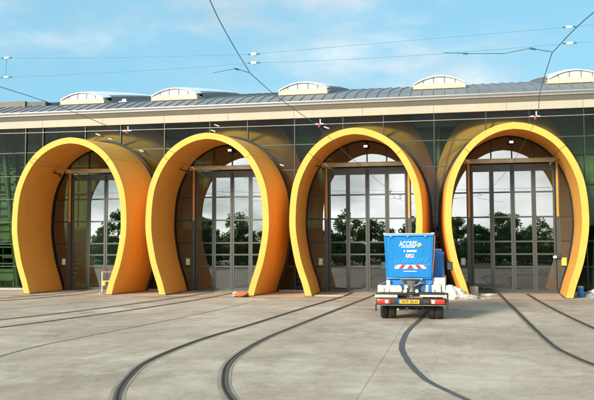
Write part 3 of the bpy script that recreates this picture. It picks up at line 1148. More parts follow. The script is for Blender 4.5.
# small tube lamps hanging just inside the glass
LAMPS = [(-18.13, 8.7, 0, 'above the leftmost arch, highest of its row'), (-17.6, 7.87, 1, 'just above the crown of the leftmost arch'),
         (-16.9, 7.62, 1, 'right of the crown of the leftmost arch'), (-15.26, 6.98, 1, 'over the right shoulder of the leftmost arch'),
         (-11.3, 8.12, 1, 'above the crown of the second arch, upper one'), (-11.5, 7.86, 1, 'above the crown of the second arch, lower one'),
         (-8.45, 6.22, 1, 'by the second arch right shoulder, higher one'), (-8.05, 6.08, 1, 'by the second arch right shoulder, lower one'),
         (-5.83, 7.82, 1, 'above the left shoulder of the third arch')]
for x, z, s, w in LAMPS:
    t = empty('tube_lamp', (x, YB + 0.45, z), 'small lit lamp inside the glass ' + w, 'lamp', 'small lamps inside the glass wall')
    bm = bmesh.new()
    tube(bm, [(-0.12, 0, 0.045 * s), (0.12, 0, -0.045 * s)], 0.022, 8)
    obj('tube', bm, M['lamp'], t, smooth=40)
    bm = bmesh.new()
    tube(bm, [(-0.15, 0.03, 0.05 * s + 0.045), (0.15, 0.03, -0.05 * s + 0.045)], 0.03, 6)
    obj('holder', bm, M['doordark'], t, smooth=40)


# ------------------------------------------------------------------ overhead wires
def wire(name, pts, r, m, label, cat='wire', group=None, sub=10):
    bm = bmesh.new()
    P = catmull(pts, sub) if sub > 1 else [Vector(p) for p in pts]
    tube(bm, P, r, 6)
    o = obj(name, bm, M[m], smooth=60)
    return tag(o, label, cat, group)


CG = 'contact wires over the tracks'
wire('contact_wire', [(-13.0, 14, 5.68), (-15.0, 19, 5.66), (-15.9, 25, 5.65), (-16.5, 29.6, 5.65), (-17.0, 35.9, 5.7)], 0.008, 'darkthing',
     'thin contact wire entering the leftmost arch', group=CG)
wire('contact_wire', [(-9.3, 10, 5.7), (-9.75, 14.6, 5.65), (-9.72, 16.5, 5.65), (-9.7, 18, 5.65), (-9.85, 22.4, 5.62), (-10.2, 29, 5.64), (-10.45, 35.9, 5.7)],
     0.008, 'wire', 'dark contact wire crossing the left of the roof to the second arch', group=CG)
wire('contact_wire', [(-0.6, 1.5, 5.75), (-2.4, 6, 5.7), (-3.4, 10.6, 5.65), (-4.03, 15.27, 5.65)], 0.009, 'wire',
     'long teal contact wire slanting down from the top of the sky', group=CG, sub=6)
wire('contact_wire', [(-4.03, 15.27, 5.65), (-4.04, 17.62, 5.65), (-3.93, 20.1, 5.64), (-3.82, 22.4, 5.62), (-3.9, 29, 5.64), (-3.95, 35.9, 5.7)], 0.008, 'wire',
     'dark contact wire from the sky bend down into the third arch', group=CG)
wire('contact_wire', [(4.2, 6.5, 5.7), (3.0, 9.6, 5.66), (2.19, 12.38, 5.65), (1.87, 14.87, 5.65)], 0.009, 'wire',
     'teal contact wire slanting from the right edge of the sky', group=CG, sub=6)
wire('contact_wire', [(1.87, 14.87, 5.65), (2.05, 18.5, 5.65), (2.34, 22.3, 5.63), (2.5, 29, 5.64), (2.62, 35.9, 5.7)], 0.008, 'wire',
     'dark contact wire from the right sky bend down to the rightmost arch', group=CG)


def sag(x0, z0, x1, z1, y, s, n=8):
    return [(x0 + (x1 - x0) * i / n, y, z0 + (z1 - z0) * i / n - s * 4 * (i / n) * (1 - i / n)) for i in range(n + 1)]


XI = (-9.14, -3.77, 2.15)
up = [(-24, 14.6, 6.6), (-9.14, 14.6, 6.07)] + sag(-9.14, 6.07, -3.77, 5.87, 14.6, 0.03)[1:] + sag(-3.77, 5.87, 2.15, 6.05, 14.6, 0.0)[1:] + [(18, 14.6, 6.8)]
lo = [(-24, 14.6, 5.9), (-9.16, 14.6, 5.66)] + sag(-9.16, 5.66, -3.77, 5.69, 14.6, 0.03)[1:] + sag(-3.77, 5.69, 2.15, 5.75, 14.6, 0.05)[1:] + [(18, 14.6, 6.1)]
SG = 'cross span wires over the yard'
wire('span_wire', up, 0.0038, 'thinwire', 'upper of the two pale wires crossing the sky', group=SG, sub=1)
wire('span_wire', lo, 0.0038, 'thinwire', 'lower of the two pale wires crossing the sky', group=SG, sub=1)
wire('span_wire', [(-26, 22.4, 5.9), (-18, 22.4, 5.8), (-9.85, 22.4, 5.73), (-3.8, 22.4, 5.70), (2.33, 22.4, 5.70), (9, 22.4, 5.75), (18, 22.4, 5.95)], 0.0085,
     'greywire', 'grey span wire running across in front of the arch crowns', group=SG)
NAMES = ['left edge of the sky', 'middle of the sky, left of centre', 'right part of the sky']
zs = [(6.07, 5.66), (5.865, 5.69), (6.05, 5.75)]
for i, x in enumerate(XI):
    for j, z in enumerate(zs[i]):
        t = empty('insulator', (x, 14.6, z), ('upper' if j == 0 else 'lower') + ' white insulator on the wires at the ' + NAMES[i], 'insulator', 'white insulators on the sky wires')
        bm = bmesh.new()
        rr = 0.046 if i == 1 else 0.03
        lathe(bm, [(0.0, -0.065), (rr * 0.5, -0.06), (rr * 0.95, -0.042), (rr * 0.55, -0.03), (rr, -0.012), (rr * 0.6, 0.0), (rr, 0.014), (rr * 0.55, 0.03), (rr * 0.9, 0.044), (rr * 0.5, 0.06), (0.0, 0.065)], (0, 0, 0), 16, 'x')
        obj('body', bm, M['white'], t, smooth=60)
        bm = bmesh.new()
        tube(bm, [(-0.12, 0, 0), (0.12, 0, 0)], 0.014, 6)
        obj('pin', bm, M['wire'], t)
wire('drop_rod', [(-9.15, 14.6, 6.06), (-9.16, 14.6, 5.67)], 0.008, 'thinwire', 'short vertical rod joining the two sky wires at the left edge', 'rod', sub=1)
for x, w in ((-9.85, 'second arch'), (-3.8, 'third arch'), (2.33, 'rightmost arch')):
    t = empty('span_insulator', (x, 22.4, 5.70), 'red and white insulator clamp on the span wire before the ' + w, 'insulator', 'red clamps on the span wire')
    bm = bmesh.new()
    lathe(bm, [(0.0, -0.08), (0.026, -0.07), (0.038, -0.02), (0.03, 0.02), (0.0, 0.03)], (0, 0, -0.01), 12)
    obj('red_body', bm, M['red'], t, smooth=50)
    bm = bmesh.new()
    for s in (-1, 1):
        lathe(bm, [(0.0, -0.08), (0.02, -0.03), (0.02, 0.03), (0.0, 0.08)], (s * 0.075, 0, 0.01), 10, 'x')
    lathe(bm, [(0.0, 0.0), (0.016, 0.0), (0.016, 0.12), (0, 0.12)], (0.03, 0, 0.03), 8)
    obj('white_cap', bm, M['white'], t, smooth=50)
for pts, lb in (([(-4.03, 15.27, 5.655), (-4.28, 15.03, 5.70), (-4.77, 15.11, 5.655)], 'bent teal arm holding the contact wire left of centre'),
                ([(1.86, 14.79, 5.655), (1.46, 14.63, 5.70), (1.0, 14.76, 5.66), (0.34, 14.54, 5.64), (-0.1, 14.45, 5.66)], 'bent teal arm holding the contact wire at the right')):
    t = empty('steady_arm', pts[0], lb, 'wire arm', 'arms steadying the contact wires')
    o0 = Vector(pts[0])
    P = [Vector(p) - o0 for p in pts]
    bm = bmesh.new()
    tube(bm, P, 0.007, 6)
    obj('rod', bm, M['wire'], t)
    bm = bmesh.new()
    a, b = P[0], P[1]
    tube(bm, [b.lerp(a, -0.02), b.lerp(a, 0.25)], 0.02, 8)
    if len(P) > 3:
        tube(bm, [P[3], P[3].lerp(P[4], 0.2)], 0.018, 8)
    obj('clamp', bm, M['wire'], t)


# ------------------------------------------------------------------ the truck
def text_mesh(name, s, size, loc, m, parent, bold=0.006, shear=0.0, width=None):
    cu = bpy.data.curves.new(name, 'FONT')
    cu.body = s
    cu.size = size
    cu.offset = bold
    cu.shear = shear
    cu.extrude = 0.002
    cu.resolution_u = 3
    cu.align_x = 'CENTER'
    cu.space_character = 1.12
    tmp = bpy.data.objects.new(name, cu)
    COL.objects.link(tmp)
    dg = bpy.context.evaluated_depsgraph_get()
    dg.update()
    me = bpy.data.meshes.new_from_object(tmp.evaluated_get(dg))
    bpy.data.objects.remove(tmp)
    me.name = name
    me.materials.clear()
    me.materials.append(m)
    xs = [v.co.x for v in me.vertices]
    sx = width / (max(xs) - min(xs)) if width else 1.0
    cx = (max(xs) + min(xs)) / 2
    for v in me.vertices: v.co.x = (v.co.x - cx) * sx
    o = new(name, me, parent)
    o.location = loc
    o.rotation_euler = (R(90), 0, 0)
    return o


TX, TY = -1.18, 22.15
tr = empty('utility_truck', (TX, TY, 0), 'blue utility truck with rear hopper parked before the third arch', 'truck')
# hopper: tapered box, leaning rear face
H0, H1 = 1.18, 2.40
hop = [(-0.665, 0.16, H0), (0.565, 0.16, H0), (0.60, 1.75, H0), (-0.60, 1.75, H0),
       (-0.715, 0.0, H1), (0.64, 0.0, H1), (0.66, 2.15, H1), (-0.70, 2.15, H1)]
bm = bmesh.new()
vs = [bm.verts.new(p) for p in hop]
for q in ((0, 3, 2, 1), (4, 5, 6, 7), (0, 1, 5, 4), (1, 2, 6, 5), (2, 3, 7, 6), (3, 0, 4, 7)):
    bm.faces.new([vs[i] for i in q])
bmesh.ops.bevel(bm, geom=bm.edges[:], offset=0.035, segments=3, affect='EDGES')
hopper = obj('hopper', bm, M['truckblue'], tr, smooth=30)
bm = bmesh.new()
box(bm, -0.735, 0.665, -0.035, 2.19, 2.385, 2.43, bev=0.012)
obj('lid', bm, M['stroke'], hopper, smooth=30)
bm = bmesh.new()
box(bm, -0.745, 0.672, -0.042, -0.002, 2.432, 2.462, bev=0.008)
box(bm, -0.745, -0.66, -0.05, 0.12, 2.43, 2.475)
box(bm, 0.60, 0.69, -0.05, 0.12, 2.43, 2.475)
obj('lid_rail', bm, M['deck'], hopper, smooth=30)
bm = bmesh.new()
tube(bm, [(0.70, 0.03, 2.40), (0.665, 0.10, 1.75), (0.60, 0.2, 1.2)], 0.010, 8)
obj('side_tube', bm, M['hose'], hopper, smooth=40)


def face_y(z, proud=0.004):
    """y of the sloping rear face at height z"""
    return 0.16 * (1 - (z - H0) / (H1 - H0)) - proud


SL = math.atan2(0.16, H1 - H0)


def decal(name, polys, m, par, proud=0.004):
    """polys in (x, z) laid on the rear face"""
    bm = bmesh.new()
    for poly in polys:
        f = [bm.verts.new((x, face_y(z, proud), z)) for x, z in poly]
        b = [bm.verts.new((x, face_y(z, 0.0), z)) for x, z in poly]
        bm.faces.new(f)
        for i in range(len(poly)):
            j = (i + 1) % len(poly)
            bm.faces.new((f[i], f[j], b[j], b[i]))
    return obj(name, bm, m, par)


def rect(x0, x1, z0, z1): return [(x0, z0), (x1, z0), (x1, z1), (x0, z1)]


# photograph px -> truck: x = (u-414.3)/34.6 (rear plane), z from the v of the rear plane
def ux(u): return (u - 408.9) / 35.1


def vz(v): return 2.45 - (v - 234) / 35.2


tx = text_mesh('lettering', 'ACCRES', 0.205, (ux(406.9), face_y(vz(246.6), 0.006), vz(246.6)), M['white'], hopper, 0.005, 0.25, width=0.51)
tx.rotation_euler = (R(90) + SL, 0, 0)
decal('lightning_mark', [[(ux(417.6), vz(243)), (ux(420.4), vz(244)), (ux(419.3), vz(245.2)), (ux(420.6), vz(245.6)), (ux(416.0), vz(247.6)), (ux(417.2), vz(246.0)), (ux(416.0), vz(245.7))]],
      M['yellowink'], hopper, 0.005)
# second, tiny line and the row of figures: too small to read in the photograph, kept as strokes
x = ux(400.2)
rects = []
random.seed(3)
while x < ux(412.3):
    w = random.uniform(0.014, 0.03)
    rects.append(rect(x, x + w, vz(247.95), vz(247.2) + random.uniform(-0.004, 0.004)))
    x += w + 0.008
rects.append(rect(ux(412.2), ux(413.4), vz(248.1), vz(247.0)))
decal('small_line', rects, M['white'], hopper)
tx = text_mesh('figures', '1 30000', 0.075, (ux(409.2), face_y(vz(252.3), 0.005), vz(252.3)), M['white'], hopper, 0.006, 0.0, width=0.36)
tx.rotation_euler = (R(90) + SL, 0, 0)
decal('sticker', [rect(ux(404.8), ux(412.4), vz(257.8), vz(254.6))], M['white'], hopper, 0.003)
decal('sticker_print', [rect(ux(405.6), ux(407.0), vz(256.9), vz(255.4)), rect(ux(407.6), ux(409.4), vz(257.2), vz(256.2)),
                        rect(ux(409.9), ux(411.6), vz(256.9), vz(255.2)), rect(ux(407.8), ux(409.0), vz(255.8), vz(255.2))], M['red'], hopper, 0.0045)
strokes = []
for i in range(9):
    u = 392.5 + i * 3.7
    l = 4.6 + (i % 3) * 0.7
    strokes.append([(ux(u), vz(263.4 - (i % 2) * 0.5)), (ux(u + 0.55), vz(263.4 - (i % 2) * 0.5)), (ux(u + 0.55 + l * 0.62), vz(263.4 - l)), (ux(u + l * 0.62), vz(263.4 - l))])
decal('hatch_strokes', strokes, M['stroke'], hopper, 0.002)
decal('chevron_board', [rect(ux(393.4), ux(424.3), vz(269.0), vz(265.1))], M['white'], hopper, 0.004)
zt, zb = vz(265.15), vz(268.95)
CH = [[(ux(393.5), zt), (ux(396.6), zt), (ux(393.5), vz(267.2))],
      [(ux(397.2), zb), (ux(401.2), zb), (ux(404.6), zt), (ux(400.7), zt)],
      [(ux(405.4), zb), (ux(412.6), zb), (ux(409.4), zt), (ux(408.6), zt)],
      [(ux(413.4), zt), (ux(417.3), zt), (ux(420.6), zb), (ux(416.6), zb)],
      [(ux(421.2), zt), (ux(424.2), zt), (ux(424.2), vz(267.8))]]
decal('chevron_stripes', CH, M['red'], hopper, 0.006)
decal('lower_line', [rect(ux(402.2) + i * 0.034, ux(402.2) + i * 0.034 + 0.026, vz(271.9), vz(271.2)) for i in range(11)], M['white'], hopper)
decal('latch', [rect(ux(426.8), ux(427.9), vz(265.0), vz(264.0)), rect(ux(408.2), ux(409.6), vz(239.6), vz(239.0))], M['deck'], hopper, 0.02)
# hinges, corner ribs and a bottom flange on the hopper
for x in (-0.52, -0.05, 0.45):
    boxes('hinge', [(x - 0.04, x + 0.04, -0.03, 0.03, 2.33, 2.39)], M['cabblue'], hopper, bev=0.006)
bm = bmesh.new()
for xt, xb in ((-0.705, -0.66), (0.63, 0.56)):
    for i in range(1):
        d = 0.022
        q = [(xt - d, -0.012, 2.37), (xt + d, -0.012, 2.37), (xb + d, 0.148, 1.20), (xb - d, 0.148, 1.20)]
        f = [bm.verts.new(p) for p in q]
        g = [bm.verts.new((p[0], p[1] + 0.03, p[2])) for p in q]
        bm.faces.new(f)
        for k in range(4): bm.faces.new((f[k], f[(k + 1) % 4], g[(k + 1) % 4], g[k]))
    obj('corner_rib', bm, M['truckblue'], hopper)
    bm = bmesh.new()
bm.free()
boxes('bottom_flange', [(-0.67, 0.58, 0.125, 0.17, 1.165, 1.20)], M['cabblue'], hopper, bev=0.006)
# support frame beneath the hopper
bm = bmesh.new()
box(bm, -0.64, 0.60, 0.22, 1.7, 1.02, 1.178)
obj('hopper_cradle', bm, M['cabblue'], tr)
boxes('cradle_leg', [(x - 0.035, x + 0.035, 0.19, 0.26, 0.80, 1.02) for x in (-0.5, -0.3, 0.32, 0.52)], M['cabblue'], tr)
# spreader chute: curved bracket, cone, disc and hoses
ch = empty('spreader', (0, 0, 0), None, None)
ch.parent = tr
del_lbl = [k for k in ('label', 'category') if k in ch]
bm = bmesh.new()
arc = [(0.29 * math.cos(a) + 0.03, 0.05, 1.17 - 0.20 * math.sin(a)) for a in [math.pi * i / 16 for i in range(17)]]
tube(bm, arc, 0.028, 8)
tube(bm, [(-0.27, 0.06, 1.17), (0.33, 0.06, 1.17)], 0.022, 8)
obj('curved_bracket', bm, M['galv'], ch, smooth=45)
bm = bmesh.new()
lathe(bm, [(0.0, 1.13), (0.15, 1.12), (0.13, 1.03), (0.075, 0.94), (0.07, 0.86), (0.10, 0.84), (0.10, 0.81), (0, 0.80)], (0.03, 0.10, 0), 18)
obj('chute_cone', bm, M['galv'], ch, smooth=40)
bm = bmesh.new()
lathe(bm, [(0.0, 0.80), (0.05, 0.80), (0.05, 0.75), (0.21, 0.74), (0.22, 0.72), (0.0, 0.715)], (0.03, 0.08, 0), 20)
obj('spinner_disc', bm, M['black'], ch, smooth=40)
bm = bmesh.new()
lathe(bm, [(0.0, -0.06), (0.06, -0.055), (0.07, 0.0), (0.05, 0.06), (0, 0.07)], (-0.15, 0.02, 0.84), 14, 'y')
lathe(bm, [(0.0, -0.05), (0.05, -0.045), (0.055, 0.0), (0.04, 0.05), (0, 0.06)], (-0.12, 0.02, 0.95), 14, 'y')
lathe(bm, [(0.0, -0.05), (0.05, -0.045), (0.055, 0.0), (0.04, 0.05), (0, 0.06)], (0.18, 0.02, 0.83), 14, 'y')
obj('valve', bm, M['truckwhite'], ch, smooth=40)
bm = bmesh.new()
tube(bm, [tuple(p) for p in catmull([(-0.28, 0.1, 1.0), (-0.20, -0.02, 0.92), (-0.17, -0.01, 0.78), (-0.05, 0.0, 0.74)], 6)], 0.018, 6)
tube(bm, [tuple(p) for p in catmull([(0.34, 0.12, 1.02), (0.27, 0.0, 0.95), (0.20, -0.01, 0.80), (0.1, 0.0, 0.75)], 6)], 0.018, 6)
tube(bm, [(-0.14, 0.06, 1.08), (-0.14, 0.04, 0.72)], 0.022, 6)
tube(bm, [(0.21, 0.06, 1.08), (0.21, 0.04, 0.72)], 0.022, 6)
obj('hose', bm, M['black'], ch, smooth=40)
# body boards and deck
boxes('side_board', [(-0.93, -0.24, 0.06, 0.30, 0.79, 0.985)], M['truckwhite'], tr, bev=0.012)
boxes('side_board', [(-0.93, -0.89, 0.302, 2.7, 0.79, 0.985), (0.93, 0.97, 0.50, 2.7, 0.79, 1.19)], M['truckwhite'], tr, bev=0.008)
boxes('side_board', [(0.28, 0.965, 0.25, 0.46, 0.79, 1.0), (0.60, 0.965, 0.30, 0.47, 1.003, 1.2)], M['truckwhite'], tr, bev=0.012)
boxes('rear_box', [(-0.68, -0.57, 0.08, 0.2, 0.988, 1.13)], M['truckwhite'], tr, bev=0.01)
boxes('latch', [(0.80, 0.84, 0.18, 0.24, 0.79, 1.0), (0.62, 0.66, 0.2, 0.245, 0.79, 0.86), (-0.80, -0.74, 0.03, 0.055, 0.80, 0.93), (-0.62, -0.60, 0.03, 0.055, 0.79, 0.88)], M['deck'], tr)
boxes('cross_rail', [(-0.97, 1.04, 0.0, 0.10, 0.735, 0.785)], M['black'], tr, bev=0.008)
boxes('deck_plate', [(-1.0, -0.36, -0.06, 0.4, 0.645, 0.728), (0.26, 0.95, -0.04, 0.4, 0.665, 0.73)], M['deck'], tr, bev=0.01)
boxes('load_bed', [(-0.90, 0.90, 0.45, 2.75, 0.66, 0.785)], M['deck'], tr)
boxes('bumper', [(-0.97, 0.985, -0.02, 0.16, 0.44, 0.635)], M['black'], tr, bev=0.02)
boxes('bumper_edge', [(-0.95, 0.965, -0.03, -0.0205, 0.424, 0.438)], M['galv'], tr)
for s, xa, xw in ((-1, -0.94, -0.71), (1, 0.56, 0.585)):
    boxes('tail_lamp', [(xa, xa + 0.385, -0.04, -0.018, 0.475, 0.60)], M['tail'], tr, bev=0.01)
    boxes('reversing_lens', [(xw, xw + 0.085, -0.048, -0.039, 0.49, 0.585)], M['tailw'], tr)
boxes('lamp_pod', [(-0.54, -0.40, -0.04, -0.02, 0.50, 0.58), (0.36, 0.52, -0.04, -0.02, 0.50, 0.58)], M['doordark'], tr)
pl = boxes('number_plate', [(-0.285, 0.245, -0.035, -0.02, 0.482, 0.59)], M['plate'], tr)
boxes('plate_band', [(-0.33, -0.287, -0.035, -0.02, 0.482, 0.59)], M['plateblue'], pl)
text_mesh('plate_lettering', '9679 ZB 67', 0.095, (-0.015, -0.037, 0.502), M['ink'], pl, 0.003, 0.0, width=0.46)
boxes('chassis_rail', [(-0.42, -0.32, 0.2, 4.6, 0.42, 0.62), (0.32, 0.42, 0.2, 4.6, 0.42, 0.62)], M['black'], tr)
boxes('spare_tank', [(-0.28, 0.30, 0.9, 1.7, 0.24, 0.50)], M['black'], tr, bev=0.04)
boxes('wheel_guard', [(-0.93, -0.44, 0.24, 1.3, 0.685, 0.70)], M['black'], tr)
boxes('wheel_guard', [(0.44, 0.93, 0.24, 1.3, 0.685, 0.70)], M['black'], tr)
bm = bmesh.new()
tube(bm, [tuple(p) for p in catmull([(0.30, 0.15, 0.44), (0.34, 0.12, 0.30), (0.22, 0.14, 0.26), (0.12, 0.16, 0.40)], 6)], 0.014, 6)
obj('brake_hose', bm, M['black'], tr, smooth=40)
bm = bmesh.new()
tube(bm, [(-0.36, 0.5, 0.33), (-0.36, 0.02, 0.31)], 0.035, 10)
obj('exhaust_pipe', bm, M['galv'], tr, smooth=40)
bm = bmesh.new()
lathe(bm, [(0.0, -0.05), (0.05, -0.05), (0.05, 0.05), (0, 0.05)], (-0.1, 0.0, 0.33), 12, 'y')
tube(bm, [(-0.1, 0.05, 0.33), (-0.1, 0.2, 0.42)], 0.03, 6)
obj('tow_hook', bm, M['black'], tr, smooth=40)
# lamps on stalks at the rear corners
boxes('marker_stalk', [(1.0, 1.05, 0.02, 0.07, 0.30, 0.78), (0.965, 0.999, 0.02, 0.06, 0.52, 0.60)], M['black'], tr)
boxes('mud_flap', [(-1.0, -0.955, 0.02, 0.08, 0.26, 0.45)], M['black'], tr)


def wheel(x, y, r, w):
    bm = bmesh.new()
    lathe(bm, [(r * 0.58, -w / 2), (r * 0.93, -w / 2), (r, -w / 2 + 0.035), (r, w / 2 - 0.035), (r * 0.93, w / 2), (r * 0.58, w / 2)], (x, y, r), 32, 'x')
    tyre = obj('tyre', bm, M['rubber'], tr, smooth=35)
    bm = bmesh.new()
    lathe(bm, [(0.0, -w * 0.3), (r * 0.3, -w * 0.3), (r * 0.57, -w * 0.4), (r * 0.57, w * 0.4), (r * 0.3, w * 0.3), (0, w * 0.3)], (x, y, r), 24, 'x')
    obj('rim', bm, M['deck'], tyre, smooth=35)


for x in (-0.79, -0.565, 0.565, 0.79): wheel(x, 0.72, 0.335, 0.195)
for x in (-0.74, 0.74): wheel(x, 3.75, 0.335, 0.2)
boxes('axle', [(-0.8, 0.8, 0.67, 0.77, 0.29, 0.39)], M['black'], tr)
# cab
bm = bmesh.new()
pr = [(2.75, 0.62), (2.75, 1.86), (2.86, 1.98), (4.05, 1.98), (4.55, 1.42), (4.9, 1.22), (4.95, 0.5), (4.2, 0.5), (4.1, 0.62)]
a = [bm.verts.new((-0.9, y, z)) for y, z in pr]
b = [bm.verts.new((0.9, y, z)) for y, z in pr]
for i in range(len(pr)):
    j = (i + 1) % len(pr)
    bm.faces.new((a[i], a[j], b[j], b[i]))
bm.faces.new(a[::-1]); bm.faces.new(b)
bmesh.ops.bevel(bm, geom=bm.edges[:], offset=0.07, segments=3, affect='EDGES')
cab = obj('cab', bm, M['cabblue'], tr, smooth=35)
boxes('rear_window', [(-0.6, 0.62, 2.738, 2.75, 1.42, 1.80)], M['doordark'], cab)
boxes('roof_edge', [(-0.84, 0.84, 2.80, 2.86, 1.985, 2.01)], M['white'], cab)
for s in (-1, 1):
    boxes('side_window', [(s * 0.902 - 0.004, s * 0.902 + 0.004, 3.05, 4.0, 1.38, 1.82)], M['doordark'], cab)
    bm = bmesh.new()
    y0 = 4.15
    tube(bm, [(s * 0.9, y0, 1.42), (s * 1.02, y0 - 0.02, 1.40), (s * 1.07, y0 - 0.03, 1.62), (s * 0.9, y0, 1.68)], 0.012, 6)
    arm = obj('mirror_arm', bm, M['black'], cab, smooth=40)
    boxes('mirror_shell', [(s * 1.085 - 0.095, s * 1.085 + 0.095, y0 - 0.10, y0 - 0.03, 1.30, 1.58)], M['black'], arm, bev=0.02)
    bm = bmesh.new()
    c = s * 1.085
    q = [bm.verts.new(p) for p in ((c - 0.078, y0 - 0.106, 1.33), (c + 0.078, y0 - 0.106, 1.33), (c + 0.078, y0 - 0.106, 1.56), (c - 0.078, y0 - 0.106, 1.56))]
    bm.faces.new(q)
    obj('mirror_face', bm, M['mirror'], arm, recalc=False)

# ------------------------------------------------------------------ small things on the ground
t = empty('trestle', (-15.35, 33.2, 0), 'white tubular trestle with a yellow lamp before the leftmost door', 'trestle')
bm = bmesh.new()
for x in (-0.40, 0.12):
    tube(bm, [(x, 0, 0), (x, 0, 1.0)], 0.02, 8)
    tube(bm, [(x, -0.22, 0.03), (x, 0.22, 0.03)], 0.025, 8)
obj('uprights', bm, M['white'], t, smooth=40)
bm = bmesh.new()
tube(bm, [(-0.43, 0, 1.0), (0.14, 0, 1.0)], 0.02, 8)
obj('top_rail', bm, M['hose'], t, smooth=40)
bm = bmesh.new()
tube(bm, [(-0.40, 0, 0.58), (0.12, 0, 0.58)], 0.018, 8)
obj('middle_rail', bm, M['signyellow'], t, smooth=40)
boxes('lamp', [(-0.37, -0.24, -0.06, 0.06, 0.38, 0.55)], M['signyellow'], t, bev=0.015)


def lump(name, c, s, m, parent=None, seed=0, rough=0.35, sub=5, flat=True):
    bm = bmesh.new()
    bmesh.ops.create_icosphere(bm, subdivisions=sub, radius=1.0)
    off = Vector((seed * 3.1, seed * 1.7, seed))
    for v in bm.verts:
        p = v.co.copy()
        d = 1 + rough * (noise.noise(p * 1.3 + off) + 0.40 * noise.noise(p * 3.2 + off) - 0.30 * abs(noise.noise(p * 4.5 + off)) - 0.16 * abs(noise.noise(p * 9 + off)))
        v.co = Vector((p.x * s[0] * d, p.y * s[1] * d, p.z * s[2] * d))
        if flat:
            v.co.z = max(v.co.z, -s[2] * 0.42)
    zmin = min(v.co.z for v in bm.verts)
    for v in bm.verts: v.co += Vector((c[0], c[1], c[2] - zmin))
    return obj(name, bm, m, parent, smooth=179)


t = empty('rubble_sack', (0.0, 32.0, 0), 'big white sack slumped between the blue truck and the rightmost arch', 'sack')
lump('sack_body', (-0.02, 0, 0), (0.44, 0.5, 0.36), M['sack'], t, 2, 0.3)
lump('sack_neck', (-0.14, 0.1, 0.38), (0.24, 0.26, 0.09), M['sack'], t, 5, 0.5, 3)
t = empty('rubble_sack', (0.42, 32.2, 0), 'smaller grey white sack lying by the left foot of the rightmost arch', 'sack')
lump('sack_body', (0, -0.1, 0), (0.36, 0.34, 0.15), M['sack'], t, 9, 0.45)
t = empty('rubble_heap', (0.62, 31.9, 0), 'low heap of grey rubble before the left foot of the rightmost arch', 'rubble')
lump('heap', (0, 0, 0), (0.42, 0.3, 0.12), M['rubble'], t, 12, 0.6)
bm = bmesh.new()
random.seed(11)
for i in range(40):
    a, r = random.uniform(0, 6.28), random.uniform(0.1, 0.62)
    s = random.uniform(0.02, 0.06)
    c = Vector((math.cos(a) * r * 1.3, math.sin(a) * r * 0.7, s * 0.5))
    mtx = Matrix.Translation(c) @ Euler((random.random() * 3, random.random() * 3, random.random() * 3)).to_matrix().to_4x4()
    bmesh.ops.create_cube(bm, size=s * 1.4, matrix=mtx)
obj('stones', bm, M['rubble'], t)['kind'] = 'stuff'
t = empty('concrete_block', (0.86, 33.7, 0), 'short round concrete block beside the left foot of the rightmost arch', 'block')
bm = bmesh.new()
lathe(bm, [(0.0, 0), (0.18, 0), (0.19, 0.03), (0.18, 0.38), (0.165, 0.42), (0, 0.42)], (0, 0, 0), 20)
obj('body', bm, M['rubble'], t, smooth=35)
bm = bmesh.new()
tube(bm, [(0.06 * math.cos(a * .2618), 0, 0.40 + 0.07 * math.sin(a * .2618)) for a in range(13)], 0.012, 6)
obj('lifting_eye', bm, M['steel'], t, smooth=40)
t = empty('gravel_heap', (1.35, 33.9, 0), 'thin scatter of rubble at the left of the rightmost door', 'rubble')
lump('heap', (0, 0, 0), (0.5, 0.22, 0.07), M['rubble'], t, 21, 0.7)
t = empty('drum', (5.12, 33.6, 0), 'small blue drum with pale lid at the right foot of the rightmost arch', 'drum')
bm = bmesh.new()
lathe(bm, [(0.0, 0), (0.115, 0), (0.125, 0.02), (0.125, 0.14), (0.132, 0.155), (0.125, 0.17), (0.125, 0.30), (0.132, 0.315), (0.125, 0.33), (0.12, 0.41), (0, 0.41)], (0, 0, 0), 24)
obj('body', bm, M['barrel'], t, smooth=35)
bm = bmesh.new()
lathe(bm, [(0.0, 0.412), (0.11, 0.412), (0.115, 0.44), (0.06, 0.455), (0, 0.456)], (0, 0, 0), 24)
obj('lid', bm, M['white'], t, smooth=35)
t = empty('tarpaulin_heap', (5.95, 33.7, 0), 'grey tarpaulin heap beside the blue drum at the right edge', 'tarpaulin')
lump('sheet', (0, 0, 0), (0.62, 0.34, 0.13), M['tarp'], t, 31, 0.35)
t = empty('bag', (5.75, 33.95, 0.16), 'crumpled white and red bag on the grey tarpaulin', 'bag')
lump('bag_body', (0, 0, 0), (0.30, 0.18, 0.11), M['white'], t, 33, 0.5, 3)
lump('red_print', (0.16, -0.13, 0.06), (0.13, 0.07, 0.05), M['red'], t, 35, 0.3, 3)
# hose heap
t = empty('hose_heap', (-8.8, 31.85, 0), 'tangled heap of orange hose and cloth at the second arch right foot', 'hose heap')
random.seed(5)
bm = bmesh.new()
pts = []
for i in range(70):
    a = i * 0.55
    r = 0.24 + 0.09 * noise.noise(Vector((i * 0.21, 0, 0)))
    pts.append((0.03 + math.cos(a) * r * 1.15, math.sin(a) * r * 0.8, 0.03 + 0.16 * abs(noise.noise(Vector((i * 0.13, 4, 0)))) + 0.0016 * i))
tube(bm, [tuple(p) for p in catmull(pts, 3)], 0.022, 6)
obj('orange_hose', bm, M['hose'], t, smooth=50)
lump('grey_cloth', (-0.22, 0.05, 0.0), (0.20, 0.2, 0.11), M['tarp'], t, 41, 0.6, 3)
lump('white_cloth', (-0.25, 0.12, 0.13), (0.14, 0.12, 0.06), M['sack'], t, 43, 0.6, 3)
lump('red_cloth', (0.12, -0.05, 0.10), (0.20, 0.14, 0.08), M['hose'], t, 45, 0.6, 3)
lump('dark_base', (0.05, 0.02, 0.0), (0.30, 0.22, 0.07), M['black'], t, 46, 0.4, 3)
t = empty('red_wedge', (-12.2, 33.6, 0), 'flat red wedge lying at the left foot of the second arch', 'wedge')
bm = bmesh.new()
